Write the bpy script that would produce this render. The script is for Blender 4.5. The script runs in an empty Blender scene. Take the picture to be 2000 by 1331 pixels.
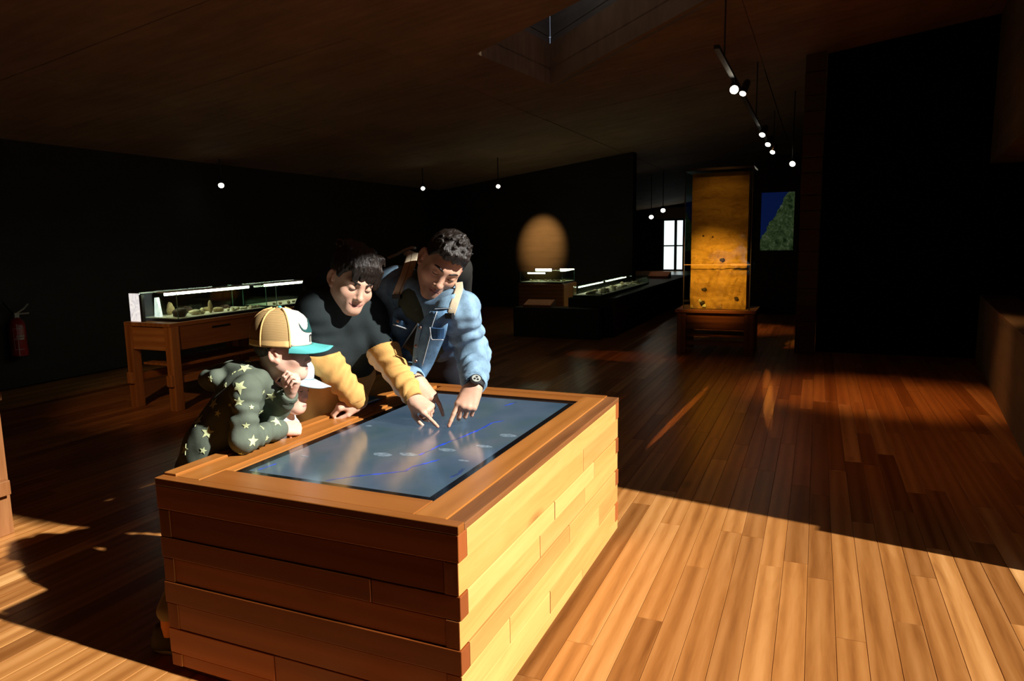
import bpy, bmesh, math, random
import numpy as np
from mathutils import Matrix, Vector

random.seed(7)
rng = np.random.default_rng(7)
scene = bpy.context.scene
col = scene.collection

# ------------------------------------------------------------------ camera
# world: +Y runs along the long side of the touch table, +X across it, metres
CAM_H = 1.30
F_PX, CX, CY = 1380.0, 1000.0, 665.5
R = np.array([[0.91899072, 0.04060458, -0.39218276],
              [0.39393733, -0.13596952, 0.90902457],
              [-0.01641435, -0.98988058, -0.14095039]])   # camera axes (right, down, forward) in world
CAM = np.array([0.0, 0.0, CAM_H])
cam_data = bpy.data.cameras.new('camera')
cam_data.sensor_fit = 'HORIZONTAL'
cam_data.sensor_width = 36.0
cam_data.lens = 36.0 * F_PX / 2000.0
cam_data.clip_start = 0.05
cam_data.clip_end = 200
cam = bpy.data.objects.new('camera', cam_data)
col.objects.link(cam)
mw = Matrix.Identity(4)
for i in range(3):
    mw[i][0], mw[i][1], mw[i][2], mw[i][3] = R[i, 0], -R[i, 1], -R[i, 2], CAM[i]
cam.matrix_world = mw
scene.camera = cam

# ------------------------------------------------------------------ world, sun, exposure
world = bpy.data.worlds.new('sky')
scene.world = world
world.use_nodes = True
bgn = world.node_tree.nodes['Background']
bgn.inputs['Color'].default_value = (0.62, 0.74, 1.0, 1)
bgn.inputs['Strength'].default_value = 0.35

sun_data = bpy.data.lights.new('sun', 'SUN')
sun_data.energy = 8.6
sun_data.angle = math.radians(1.0)
sun_data.color = (1.0, 0.955, 0.88)
sun = bpy.data.objects.new('sun', sun_data)
col.objects.link(sun)
SUN_TRAVEL = Vector((-1.0, 0.004, -0.70)).normalized()      # daylight falling in from the right
sun.rotation_euler = SUN_TRAVEL.to_track_quat('-Z', 'Y').to_euler()
sun.location = (6, 2, 8)

vs = scene.view_settings
vs.view_transform = 'Standard'
vs.look = 'None'
vs.exposure = 0.15
vs.gamma = 1.0
vs.use_curve_mapping = False
scene.cycles.max_bounces = 8
scene.cycles.sample_clamp_indirect = 4.0
scene.cycles.caustics_reflective = False
scene.cycles.caustics_refractive = False

# ------------------------------------------------------------------ helpers
def at(x, y, d):
    """photo pixel and distance along the view axis -> point in the place"""
    return CAM + R @ (np.array([(x - CX) / F_PX, (y - CY) / F_PX, 1.0]) * d)
def camdir(x, y, z):
    v = R @ np.array([x, y, z], float)
    return v / np.linalg.norm(v)
def proj(p):
    c = (np.asarray(p, float) - CAM) @ R
    return CX + F_PX * c[..., 0] / c[..., 2], CY + F_PX * c[..., 1] / c[..., 2], c[..., 2]
def unit(v):
    v = np.asarray(v, float)
    return v / np.linalg.norm(v)
V3 = lambda *a: np.array(a, float)

def tag(o, label=None, cat=None, group=None, kind=None):
    if label: o['label'] = label
    if cat: o['category'] = cat
    if group: o['group'] = group
    if kind: o['kind'] = kind
    return o
def thing(name, label, cat, loc=(0, 0, 0), group=None):
    o = bpy.data.objects.new(name, None)
    o.empty_display_size = 0.1
    o.location = loc
    col.objects.link(o)
    return tag(o, label, cat, group)
def world_loc(o):
    p = Vector(o.location)
    q = o.parent
    while q is not None:
        p = p + Vector(q.location); q = q.parent
    return p
def link(name, me, mat=None, parent=None, smooth=False, bevel=0):
    """mesh data with world coordinates -> object whose origin sits at its centre"""
    n = len(me.vertices)
    co = np.empty(n * 3, np.float32); me.vertices.foreach_get('co', co); co = co.reshape(-1, 3)
    c = (co.min(0) + co.max(0)) / 2
    me.vertices.foreach_set('co', (co - c).astype(np.float32).ravel())
    o = bpy.data.objects.new(name, me)
    col.objects.link(o)
    o.location = Vector(c.tolist())
    if parent is not None:
        o.parent = parent
        o.location = Vector(c.tolist()) - world_loc(parent)
    if mat is not None and len(me.materials) == 0: me.materials.append(mat)
    if smooth: me.shade_smooth()
    if bevel:
        b = o.modifiers.new('bevel', 'BEVEL'); b.width = bevel; b.segments = 2; b.limit_method = 'ANGLE'
    return o
def raw(name, verts, faces, mat=None, parent=None, smooth=False, bevel=0, colr=None):
    me = bpy.data.meshes.new(name)
    me.from_pydata([tuple(map(float, v)) for v in verts], [], [tuple(map(int, f)) for f in faces])
    me.validate()
    if colr is not None: set_col(me, colr)
    return link(name, me, mat, parent, smooth, bevel)
def fast(name, verts, quads, mat=None, parent=None, smooth=True, colr=None):
    me = bpy.data.meshes.new(name)
    n, m = len(verts), len(quads)
    me.vertices.add(n); me.vertices.foreach_set('co', np.asarray(verts, np.float32).ravel())
    me.loops.add(m * 4); me.loops.foreach_set('vertex_index', np.asarray(quads, np.int32).ravel())
    me.polygons.add(m)
    me.polygons.foreach_set('loop_start', np.arange(0, 4 * m, 4, dtype=np.int32))
    me.update(calc_edges=True); me.validate()
    if colr is not None: set_col(me, colr)
    return link(name, me, mat, parent, smooth)
def set_col(me, c):
    a = me.color_attributes.new('Col', 'FLOAT_COLOR', 'POINT')
    c = np.asarray(c, np.float32)
    c4 = np.ones((len(c), 4), np.float32); c4[:, :3] = c
    a.data.foreach_set('color', c4.ravel())

class MB:
    """collects boxes, tubes and sheets into one mesh"""
    def __init__(s): s.v = []; s.f = []
    def add(s, v, f):
        b = len(s.v); s.v += [tuple(map(float, p)) for p in v]; s.f += [tuple(i + b for i in q) for q in f]; return s
    def box(s, x0, x1, y0, y1, z0, z1):
        v = [(x, y, z) for z in (z0, z1) for y in (y0, y1) for x in (x0, x1)]
        return s.add(v, [(0, 2, 3, 1), (4, 5, 7, 6), (0, 1, 5, 4), (2, 6, 7, 3), (0, 4, 6, 2), (1, 3, 7, 5)])
    def prism(s, poly, z0, z1):
        n = len(poly)
        v = [(p[0], p[1], z0) for p in poly] + [(p[0], p[1], z1) for p in poly]
        f = [tuple(range(n))[::-1], tuple(range(n, 2 * n))] + [(i, (i + 1) % n, n + (i + 1) % n, n + i) for i in range(n)]
        return s.add(v, f)
    def hexa(s, bottom, top):
        v = list(bottom) + list(top)
        return s.add(v, [(3, 2, 1, 0), (4, 5, 6, 7), (0, 1, 5, 4), (1, 2, 6, 5), (2, 3, 7, 6), (3, 0, 4, 7)])
    def tube(s, pts, rad, n=8, cap=True):
        pts = [np.asarray(p, float) for p in pts]
        rads = rad if hasattr(rad, '__len__') else [rad] * len(pts)
        rings = []
        ref = None
        for i, p in enumerate(pts):
            t = unit(pts[min(i + 1, len(pts) - 1)] - pts[max(i - 1, 0)])
            if ref is None:
                ref = np.cross(t, (0, 0, 1.0))
                if np.linalg.norm(ref) < 1e-3: ref = np.array((1.0, 0, 0))
            a = unit(ref - t * np.dot(ref, t)); b = np.cross(t, a); ref = a
            rings.append([p + rads[i] * (math.cos(2 * math.pi * k / n) * a + math.sin(2 * math.pi * k / n) * b) for k in range(n)])
        v = [q for r_ in rings for q in r_]
        f = []
        for i in range(len(pts) - 1):
            for k in range(n):
                f.append((i * n + k, i * n + (k + 1) % n, (i + 1) * n + (k + 1) % n, (i + 1) * n + k))
        if cap:
            f.append(tuple(range(n))[::-1]); f.append(tuple(range((len(pts) - 1) * n, len(pts) * n)))
        return s.add(v, f)
    def sheet(s, A, B, n=8, thick=0.003, bulge=0.0, bdir=None, wob=0.0):
        """thick cloth strip lofted between two polylines"""
        A = resample(A, n); B = resample(B, n)
        m = 7
        G = np.array([[A[i] * (1 - j / m) + B[i] * (j / m) for j in range(m + 1)] for i in range(n)])
        du = np.gradient(G, axis=0); dv = np.gradient(G, axis=1)
        N = np.cross(du, dv); N /= np.linalg.norm(N, axis=2, keepdims=True) + 1e-9
        if bdir is not None:
            sgn = np.sign((N * np.asarray(bdir)).sum(2, keepdims=True)); sgn[sgn == 0] = 1; N = N * sgn
        jj = np.arange(m + 1) / m
        G = G + N * (bulge * np.sin(np.pi * jj))[None, :, None]
        if wob: G = G + N * (wob * np.sin(np.arange(n)[:, None] * 1.3 + 4 * jj[None, :]))[:, :, None]
        T = G - N * thick
        v = list(G.reshape(-1, 3)) + list(T.reshape(-1, 3)); o = n * (m + 1); f = []
        I = lambda i, j: i * (m + 1) + j
        for i in range(n - 1):
            for j in range(m):
                q = (I(i, j), I(i, j + 1), I(i + 1, j + 1), I(i + 1, j))
                f.append(q); f.append(tuple(o + k for k in q[::-1]))
        rim = [I(0, j) for j in range(m + 1)] + [I(i, m) for i in range(1, n)] + [I(n - 1, j) for j in range(m - 1, -1, -1)] + [I(i, 0) for i in range(n - 2, 0, -1)]
        for a, b in zip(rim, rim[1:] + rim[:1]): f.append((b, a, o + a, o + b))
        return s.add(v, f)
    def ell(s, c, r, rot=None, nu=12, nv=8):
        c = np.asarray(c, float); v = []; f = []
        Q = np.eye(3) if rot is None else np.asarray(rot)
        for i in range(1, nv):
            ph = math.pi * i / nv
            for k in range(nu):
                th = 2 * math.pi * k / nu
                v.append(c + Q @ np.array([r[0] * math.sin(ph) * math.cos(th), r[1] * math.sin(ph) * math.sin(th), r[2] * math.cos(ph)]))
        v.append(c + Q @ np.array([0, 0, r[2]])); v.append(c - Q @ np.array([0, 0, r[2]]))
        t, b = len(v) - 2, len(v) - 1
        for i in range(nv - 2):
            for k in range(nu):
                f.append((i * nu + k, (i + 1) * nu + k, (i + 1) * nu + (k + 1) % nu, i * nu + (k + 1) % nu))
        for k in range(nu):
            f.append((t, k, (k + 1) % nu)); f.append((b, (nv - 2) * nu + (k + 1) % nu, (nv - 2) * nu + k))
        return s.add(v, f)
    def lathe(s, prof, c, axis=(0, 0, 1), n=16):
        ax = unit(axis); a = np.cross(ax, (0, 1, 0) if abs(ax[1]) < .9 else (1, 0, 0)); a = unit(a); b = np.cross(ax, a)
        c = np.asarray(c, float); v = []; f = []
        for (r, h) in prof:
            for k in range(n):
                th = 2 * math.pi * k / n
                v.append(c + ax * h + r * (math.cos(th) * a + math.sin(th) * b))
        for i in range(len(prof) - 1):
            for k in range(n):
                f.append((i * n + k, i * n + (k + 1) % n, (i + 1) * n + (k + 1) % n, (i + 1) * n + k))
        f.append(tuple(range(n))[::-1]); f.append(tuple(range((len(prof) - 1) * n, len(prof) * n)))
        return s.add(v, f)
    def build(s, name, mat, parent=None, smooth=False, bevel=0):
        return raw(name, s.v, s.f, mat, parent, smooth, bevel)
def resample(P, n):
    P = np.asarray(P, float); d = np.r_[0, np.cumsum(np.linalg.norm(np.diff(P, axis=0), axis=1))]
    t = np.linspace(0, d[-1], n)
    return np.stack([np.interp(t, d, P[:, k]) for k in range(3)], 1)
def box(name, x0, x1, y0, y1, z0, z1, mat, parent=None, bevel=0):
    return MB().box(x0, x1, y0, y1, z0, z1).build(name, mat, parent, bevel=bevel)

# ------------------------------------------------------------------ materials
class Mat:
    def __init__(s, name, rough=0.6, spec=0.4):
        s.m = bpy.data.materials.new(name); s.m.use_nodes = True
        s.nt = s.m.node_tree; s.b = s.nt.nodes['Principled BSDF']
        s.b.inputs['Roughness'].default_value = rough
        s.b.inputs['Specular IOR Level'].default_value = spec
    def n(s, t, **kw):
        q = s.nt.nodes.new(t)
        for k, v in kw.items():
            if hasattr(q, k): setattr(q, k, v)
        return q
    def L(s, a, b): s.nt.links.new(a, b)
    def noise(s, vec, scale, detail=4, rough=0.55, dist=0.0):
        q = s.n('ShaderNodeTexNoise'); q.inputs['Scale'].default_value = scale; q.inputs['Detail'].default_value = detail
        q.inputs['Roughness'].default_value = rough; q.inputs['Distortion'].default_value = dist
        if vec is not None: s.L(vec, q.inputs['Vector'])
        return q.outputs['Fac']
    def pos(s, sx=1, sy=1, sz=1, off=None):
        g = s.n('ShaderNodeNewGeometry'); m = s.n('ShaderNodeVectorMath', operation='MULTIPLY')
        m.inputs[1].default_value = (sx, sy, sz); s.L(g.outputs['Position'], m.inputs[0])
        o = m.outputs[0]
        if off is not None:
            c = s.n('ShaderNodeCombineXYZ'); mm = s.n('ShaderNodeMath', operation='MULTIPLY'); mm.inputs[1].default_value = 37.0
            s.L(off, mm.inputs[0])
            for k in range(3): s.L(mm.outputs[0], c.inputs[k])
            a = s.n('ShaderNodeVectorMath', operation='ADD'); s.L(o, a.inputs[0]); s.L(c.outputs[0], a.inputs[1]); o = a.outputs[0]
        return o
    def ramp(s, fac, stops):
        q = s.n('ShaderNodeValToRGB'); e = q.color_ramp.elements
        while len(e) < len(stops): e.new(0.5)
        for k, (p, c) in enumerate(stops): e[k].position = p; e[k].color = (*c, 1)
        s.L(fac, q.inputs['Fac']); return q.outputs['Color']
    def mix(s, fac, a, b, mode='MIX'):
        q = s.n('ShaderNodeMix', data_type='RGBA', blend_type=mode)
        for sock, val in ((q.inputs['Factor'], fac), (q.inputs[6], a), (q.inputs[7], b)):
            if isinstance(val, (int, float)): sock.default_value = val
            elif isinstance(val, tuple): sock.default_value = (*val, 1)
            else: s.L(val, sock)
        return q.outputs[2]
    def math(s, op, a, b):
        q = s.n('ShaderNodeMath', operation=op)
        for k, v in enumerate((a, b)):
            if isinstance(v, (int, float)): q.inputs[k].default_value = v
            else: s.L(v, q.inputs[k])
        return q.outputs[0]
    def color(s, c):
        if isinstance(c, tuple): s.b.inputs['Base Color'].default_value = (*c, 1)
        else: s.L(c, s.b.inputs['Base Color'])
        return s
    def bump(s, fac, strength=0.3, dist=0.01):
        q = s.n('ShaderNodeBump'); q.inputs['Strength'].default_value = strength; q.inputs['Distance'].default_value = dist
        s.L(fac, q.inputs['Height']); s.L(q.outputs[0], s.b.inputs['Normal']); return s
    def emit(s, c, st):
        if isinstance(c, tuple): s.b.inputs['Emission Color'].default_value = (*c, 1)
        else: s.L(c, s.b.inputs['Emission Color'])
        s.b.inputs['Emission Strength'].default_value = st; return s
def plain(name, c, rough=0.6, spec=0.4, vary=0.12, scale=30, bump=0.0):
    m = Mat(name, rough, spec); f = m.noise(m.pos(), scale)
    m.color(m.ramp(f, [(0.25, tuple(x * (1 - vary) for x in c)), (0.75, tuple(min(1, x * (1 + vary)) for x in c))]))
    if bump: m.bump(f, bump, 0.004)
    return m.m
def wood(name, stops, axis='y', rough=0.38, tone='OBJECT', tonevar=0.55, spec=0.4, grain=1.0, bump=0.12, sat=None):
    m = Mat(name, rough, spec)
    t = None
    if tone:
        a = m.n('ShaderNodeAttribute', attribute_type=tone); a.attribute_name = 'tone'; t = a.outputs['Fac']
    st = {'x': (1.1, 16, 16), 'y': (16, 1.1, 16), 'z': (16, 16, 1.1)}[axis]
    st = tuple(v * grain for v in st)
    vec = m.pos(*st, off=t)
    g1 = m.noise(vec, 1.0, 6, 0.62, 0.9)
    g2 = m.noise(m.pos(*[v * 6 for v in st], off=t), 1.0, 3, 0.6, 0.2)
    w = m.n('ShaderNodeTexWave', wave_type='BANDS', bands_direction={'x': 'Z', 'y': 'X', 'z': 'X'}[axis])
    w.inputs['Scale'].default_value = 0.32; w.inputs['Distortion'].default_value = 6.0; w.inputs['Detail'].default_value = 3
    w.inputs['Detail Scale'].default_value = 0.6
    m.L(vec, w.inputs['Vector'])
    f = m.math('ADD', m.math('MULTIPLY', g1, 0.60), m.math('ADD', m.math('MULTIPLY', w.outputs['Fac'], 0.20), m.math('MULTIPLY', g2, 0.20)))
    c = m.ramp(f, stops)
    if t is not None:
        c = m.mix(1.0, c, m.ramp(t, [(0.0, (1 - tonevar, 1 - tonevar * 1.12, 1 - tonevar * 1.2)), (0.5, (1, 1, 1)), (0.85, (1.15, 1.24, 1.38)), (1.0, (1.4, 1.7, 2.2))]), 'MULTIPLY')
    kn = m.n('ShaderNodeTexVoronoi', feature='F1'); kn.inputs['Scale'].default_value = 1.0
    m.L(m.pos(*[v * (0.16 if v > 5 * grain else 1.0) for v in st], off=t), kn.inputs['Vector'])
    k = m.ramp(kn.outputs['Distance'], [(0.02, (0.25, 0.18, 0.12)), (0.10, (1, 1, 1))])
    c = m.mix(0.75, c, k, 'MULTIPLY')
    m.color(c)
    r = m.n('ShaderNodeMapRange'); r.inputs['To Min'].default_value = rough * 0.8; r.inputs['To Max'].default_value = rough * 1.3
    m.L(g1, r.inputs['Value']); m.L(r.outputs[0], m.b.inputs['Roughness'])
    if bump: m.bump(f, bump, 0.003)
    return m.m
def glass_mat(name, tint=(0.9, 1.0, 0.95), refl=0.08, rough=0.02):
    m = bpy.data.materials.new(name); m.use_nodes = True; nt = m.node_tree; nt.nodes.clear()
    o = nt.nodes.new('ShaderNodeOutputMaterial'); mx = nt.nodes.new('ShaderNodeMixShader')
    t = nt.nodes.new('ShaderNodeBsdfTransparent'); t.inputs[0].default_value = (*tint, 1)
    g = nt.nodes.new('ShaderNodeBsdfGlossy'); g.inputs['Roughness'].default_value = rough
    lw = nt.nodes.new('ShaderNodeLayerWeight'); lw.inputs['Blend'].default_value = 0.25
    pw = nt.nodes.new('ShaderNodeMath'); pw.operation = 'POWER'; pw.inputs[1].default_value = 4.0; nt.links.new(lw.outputs['Facing'], pw.inputs[0])
    ml = nt.nodes.new('ShaderNodeMath'); ml.operation = 'MULTIPLY_ADD'; ml.inputs[1].default_value = 0.5; ml.inputs[2].default_value = 0.03; nt.links.new(pw.outputs[0], ml.inputs[0])
    nt.links.new(ml.outputs[0], mx.inputs[0]); nt.links.new(t.outputs[0], mx.inputs[1]); nt.links.new(g.outputs[0], mx.inputs[2]); nt.links.new(mx.outputs[0], o.inputs[0])
    return m
def glow(name, c, st):
    m = bpy.data.materials.new(name); m.use_nodes = True; b = m.node_tree.nodes['Principled BSDF']
    b.inputs['Base Color'].default_value = (*[min(1, x) for x in c], 1)
    nt = m.node_tree; n = nt.nodes.new('ShaderNodeTexNoise'); n.inputs['Scale'].default_value = 3.0
    r = nt.nodes.new('ShaderNodeValToRGB'); r.color_ramp.elements[0].color = (*[x * .94 for x in c], 1); r.color_ramp.elements[1].color = (*c, 1)
    nt.links.new(n.outputs['Fac'], r.inputs[0]); nt.links.new(r.outputs[0], b.inputs['Emission Color'])
    b.inputs['Emission Strength'].default_value = st
    return m
OAK = [(0.22, (0.20, 0.066, 0.014)), (0.46, (0.36, 0.143, 0.034)), (0.70, (0.48, 0.215, 0.064)), (0.95, (0.60, 0.31, 0.115))]
DARKOAK = [(0.22, (0.10, 0.034, 0.010)), (0.5, (0.20, 0.075, 0.022)), (0.8, (0.30, 0.13, 0.045))]
M = {}
M['floor_plank'] = wood('floor_plank_oak', OAK, 'y', rough=0.30, tone='OBJECT', tonevar=0.42)
M['floor_far'] = wood('floor_far_oak', OAK, 'y', rough=0.30, tone='GEOMETRY', tonevar=0.42)
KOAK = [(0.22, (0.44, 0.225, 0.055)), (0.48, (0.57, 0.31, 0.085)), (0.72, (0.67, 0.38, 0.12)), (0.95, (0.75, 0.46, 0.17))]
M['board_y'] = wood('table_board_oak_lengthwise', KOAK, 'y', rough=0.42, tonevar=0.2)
M['board_x_shaded'] = wood('table_board_oak_shaded', [(p, (c[0] * .60, c[1] * .28, c[2] * .17)) for p, c in KOAK], 'x', rough=0.42, tonevar=0.3)  # same oak darkened and reddened, shade of the front put into its colour
M['end_grain_shaded'] = wood('oak_end_grain_shaded', [(p, (c[0] * .46, c[1] * .22, c[2] * .14)) for p, c in KOAK], 'z', rough=0.55, tonevar=0.3)  # end grain, darkened further to match the shade painted on the front
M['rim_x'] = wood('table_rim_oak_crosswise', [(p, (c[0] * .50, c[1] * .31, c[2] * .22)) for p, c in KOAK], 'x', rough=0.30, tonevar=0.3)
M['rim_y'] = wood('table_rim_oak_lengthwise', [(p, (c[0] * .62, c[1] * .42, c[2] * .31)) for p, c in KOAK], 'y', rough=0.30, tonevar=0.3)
M['dark_y'] = wood('dark_oak_lengthwise', DARKOAK, 'y', rough=0.45, tonevar=0.2)
M['dark_x'] = wood('dark_oak_crosswise', DARKOAK, 'x', rough=0.45, tonevar=0.2)
M['dark_z'] = wood('dark_oak_upright', DARKOAK, 'z', rough=0.45, tonevar=0.2)
M['mid_z'] = wood('stand_oak_upright', OAK, 'z', rough=0.45, tonevar=0.2)
M['mid_x'] = wood('stand_oak_crosswise', OAK, 'x', rough=0.45, tonevar=0.2)
M['mid_y'] = wood('stand_oak_lengthwise', OAK, 'y', rough=0.45, tonevar=0.2)
M['black'] = plain('matte_black', (0.008, 0.008, 0.009), 0.5)
M['black_gloss'] = plain('black_glass_border', (0.004, 0.004, 0.005), 0.12, 0.5)
M['black_metal'] = plain('black_metal', (0.02, 0.02, 0.022), 0.4, 0.5)
M['steel'] = plain('brushed_steel', (0.45, 0.43, 0.38), 0.35, 0.8)
M['glass'] = glass_mat('case_glass')
M['glass_edge'] = plain('green_glass_edge', (0.10, 0.22, 0.18), 0.2, 0.6)
M['tube'] = glow('fluorescent_tube', (1.0, 0.95, 0.72), 14.0)
M['lamp'] = glow('spot_lens', (1.0, 0.90, 0.70), 14.0)
M['sand'] = plain('pale_sand', (0.62, 0.58, 0.46), 0.9, 0.2, 0.2, 120)
M['stone_pale'] = plain('pale_stone', (0.60, 0.54, 0.36), 0.85, 0.2, 0.3, 40, 0.6)
M['stone_tan'] = plain('tan_stone', (0.40, 0.31, 0.17), 0.85, 0.2, 0.3, 40, 0.6)
M['stone_dark'] = plain('dark_stone', (0.07, 0.045, 0.035), 0.8, 0.2, 0.3, 40, 0.6)
# ------------------------------------------------------------------ the room
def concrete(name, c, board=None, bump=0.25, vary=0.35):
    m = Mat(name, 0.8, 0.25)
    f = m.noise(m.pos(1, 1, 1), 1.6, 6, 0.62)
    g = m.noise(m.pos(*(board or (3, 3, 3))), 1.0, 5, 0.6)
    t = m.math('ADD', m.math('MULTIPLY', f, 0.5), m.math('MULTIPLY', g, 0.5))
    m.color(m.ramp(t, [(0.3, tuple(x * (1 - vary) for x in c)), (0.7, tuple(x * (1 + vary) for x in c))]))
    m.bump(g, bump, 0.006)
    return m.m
M['concrete_ceiling'] = concrete('board_marked_ceiling_concrete', (0.34, 0.22, 0.13), (2.0, 14, 2))
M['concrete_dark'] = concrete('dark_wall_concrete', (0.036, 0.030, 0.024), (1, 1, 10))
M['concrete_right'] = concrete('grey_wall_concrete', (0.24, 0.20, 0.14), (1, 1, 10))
M['concrete_shaft'] = concrete('grey_shaft_concrete', (0.24, 0.23, 0.21), (1, 1, 16))
M['pillar'] = concrete('pillar_concrete', (0.10, 0.07, 0.045), (1, 1, 22))
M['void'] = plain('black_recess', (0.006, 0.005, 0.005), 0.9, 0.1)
M['subfloor'] = plain('dark_gap_under_planks', (0.015, 0.008, 0.004), 0.9, 0.1)

def struct(o): o['kind'] = 'structure'; return o

# floor: a dark subfloor carrying separate planks
XL, XR, YB, YF = -7.0, 4.0, -2.6, 28.2
floor = struct(box('floor', XL, XR, YB, YF, -0.12, -0.012, M['subfloor']))
floor['label'] = 'glossy orange oak plank floor of the dark hall'
W = 0.09
pb = MB()   # shared plank with chamfered top, unit length along Y
e, hh = 0.0011, 0.0115
bx = W / 2 - 0.0006
pb.add([(-bx, -.5, -hh), (bx, -.5, -hh), (bx, .5, -hh), (-bx, .5, -hh), (-bx, -.5, -e), (bx, -.5, -e), (bx, .5, -e), (-bx, .5, -e),
        (-bx + e, -.499, 0), (bx - e, -.499, 0), (bx - e, .499, 0), (-bx + e, .499, 0)],
       [(3, 2, 1, 0), (0, 1, 5, 4), (1, 2, 6, 5), (2, 3, 7, 6), (3, 0, 4, 7), (4, 5, 9, 8), (5, 6, 10, 9), (6, 7, 11, 10), (7, 4, 8, 11), (8, 9, 10, 11)])
plank_me = bpy.data.meshes.new('floor_plank'); plank_me.from_pydata(pb.v, [], pb.f); plank_me.materials.append(M['floor_plank'])
planks = []
prand = random.Random(11)
i0, i1 = int((XL + 0.1 - 0.015) / W), int((XR - 0.015) / W) - 1
for i in range(i0, i1):
    xc = 0.015 + W * (i + 0.5)
    y = YB - prand.random() * 1.4
    while y < 16:
        Ln = prand.choice((0.7, 0.95, 1.2, 1.2, 1.5, 1.8))
        y0, y1 = max(y, YB), min(y + Ln, 16)
        if y1 - y0 > 0.05:
            planks.append((xc, y0 + 0.0006, y1 - 0.0006, prand.random()))
        y += Ln
def plank_px(p):
    xc, y0, y1, t = p
    n = 0.0; cnt = 0
    for k in range(7):
        q = (xc, y0 + (y1 - y0) * (k + .5) / 7, 0)
        u, v, d = proj(q)
        if d < 0.4 or not (-10 < u < 2010 and 0 < v < 1345): continue
        s_ = np.array(q) - CAM; blocked = False
        for tt in (0.3, 0.4, 0.5, 0.6, 0.7, 0.8, 0.9):
            w_ = CAM + s_ * tt
            if -1.77 < w_[0] < -0.75 and 1.42 < w_[1] < 2.92 and w_[2] < 0.625: blocked = True
        if blocked: continue
        n += W * (y1 - y0) / 7 * F_PX ** 2 * CAM_H / d ** 3
    return n
planks = sorted(((plank_px(p), p) for p in planks), key=lambda a: -a[0])
for k, (a, (xc, y0, y1, t)) in enumerate(planks[:300]):
    o = bpy.data.objects.new('plank', plank_me); col.objects.link(o); o.parent = floor
    o.location = Vector((xc, (y0 + y1) / 2, 0)) - floor.location; o.scale = (1, y1 - y0, 1); o['tone'] = t
fv, ff, ft = [], [], []
for a, (xc, y0, y1, t) in planks[300:]:
    b = len(fv); z = 0.0
    fv += [(xc - bx, y0, z), (xc + bx, y0, z), (xc + bx, y1, z), (xc - bx, y1, z), (xc - bx, y0, -hh), (xc + bx, y0, -hh), (xc + bx, y1, -hh), (xc - bx, y1, -hh)]
    ff += [(b, b + 1, b + 2, b + 3), (b + 7, b + 6, b + 5, b + 4), (b, b + 4, b + 5, b + 1), (b + 1, b + 5, b + 6, b + 2), (b + 2, b + 6, b + 7, b + 3), (b + 3, b + 7, b + 4, b)]; ft += [t] * 6
b = len(fv)
fv += [(XL, 16, 0), (XR, 16, 0), (XR, YF, 0), (XL, YF, 0), (XL, 16, -hh), (XR, 16, -hh), (XR, YF, -hh), (XL, YF, -hh)]
ff += [(b, b + 1, b + 2, b + 3), (b + 7, b + 6, b + 5, b + 4), (b, b + 4, b + 5, b + 1), (b + 1, b + 5, b + 6, b + 2), (b + 2, b + 6, b + 7, b + 3), (b + 3, b + 7, b + 4, b)]; ft += [0.4] * 6
me = bpy.data.meshes.new('plank_field'); me.from_pydata(fv, [], ff)
at_ = me.attributes.new('tone', 'FLOAT', 'FACE'); at_.data.foreach_set('value', ft)
pf = link('plank_field', me, M['floor_far'], floor); pf['kind'] = 'stuff'

# ceiling slopes up from the left wall; open to the daylight at the front right of the hall
CZ = lambda x: 2.30 + 0.13 * (x + 6.95)
EDGE_X = 1.62                        # unseen ceiling edge, set to shade the hair tops; daylight enters beyond it
def slab_prism(mb, poly):
    n = len(poly)
    bot = [(x, y, CZ(x) + 0.15) for x, y in poly]; top = [(x, y, CZ(x) + 0.40) for x, y in poly]
    return mb.add(bot + top, [tuple(range(n)), tuple(range(2 * n - 1, n - 1, -1))] + [(i, n + i, n + (i + 1) % n, (i + 1) % n) for i in range(n)])
SK0 = [(-2.70, 5.60), (-2.58, 7.08), (-0.62, 5.66), (-0.95, 4.82)]
slab = MB()
for poly in ([(-7.2, YB), (1.62, YB), (1.62, 1.05), (0.45, 1.05), (0.45, 2.02), (1.62, 2.02), (1.62, 3.42), (-7.2, 3.42)], [(1.62, YB), (4.0, YB), (4.0, 1.05), (1.62, 1.05)], [(-7.2, 3.42), (-2.7, 3.42), SK0[0], SK0[1], (-2.58, 9), (-7.2, 9)],  # unseen notch in the first outline, cut to let sun onto the left floor
             [(-2.7, 3.42), (-0.95, 3.42), SK0[3], SK0[0]], [(-0.95, 3.42), (4.0, 3.42), (4.0, 9), (-0.62, 9), SK0[2], SK0[3]], [SK0[1], SK0[2], (-0.62, 9), (-2.58, 9)], [(-7.2, 9), (4.0, 9), (4.0, YF), (-7.2, YF)]):
    slab_prism(slab, poly)
ceil_root = struct(slab.build('ceiling', M['concrete_ceiling']))
ceil_root['label'] = 'sloping board-marked concrete ceiling'
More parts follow.
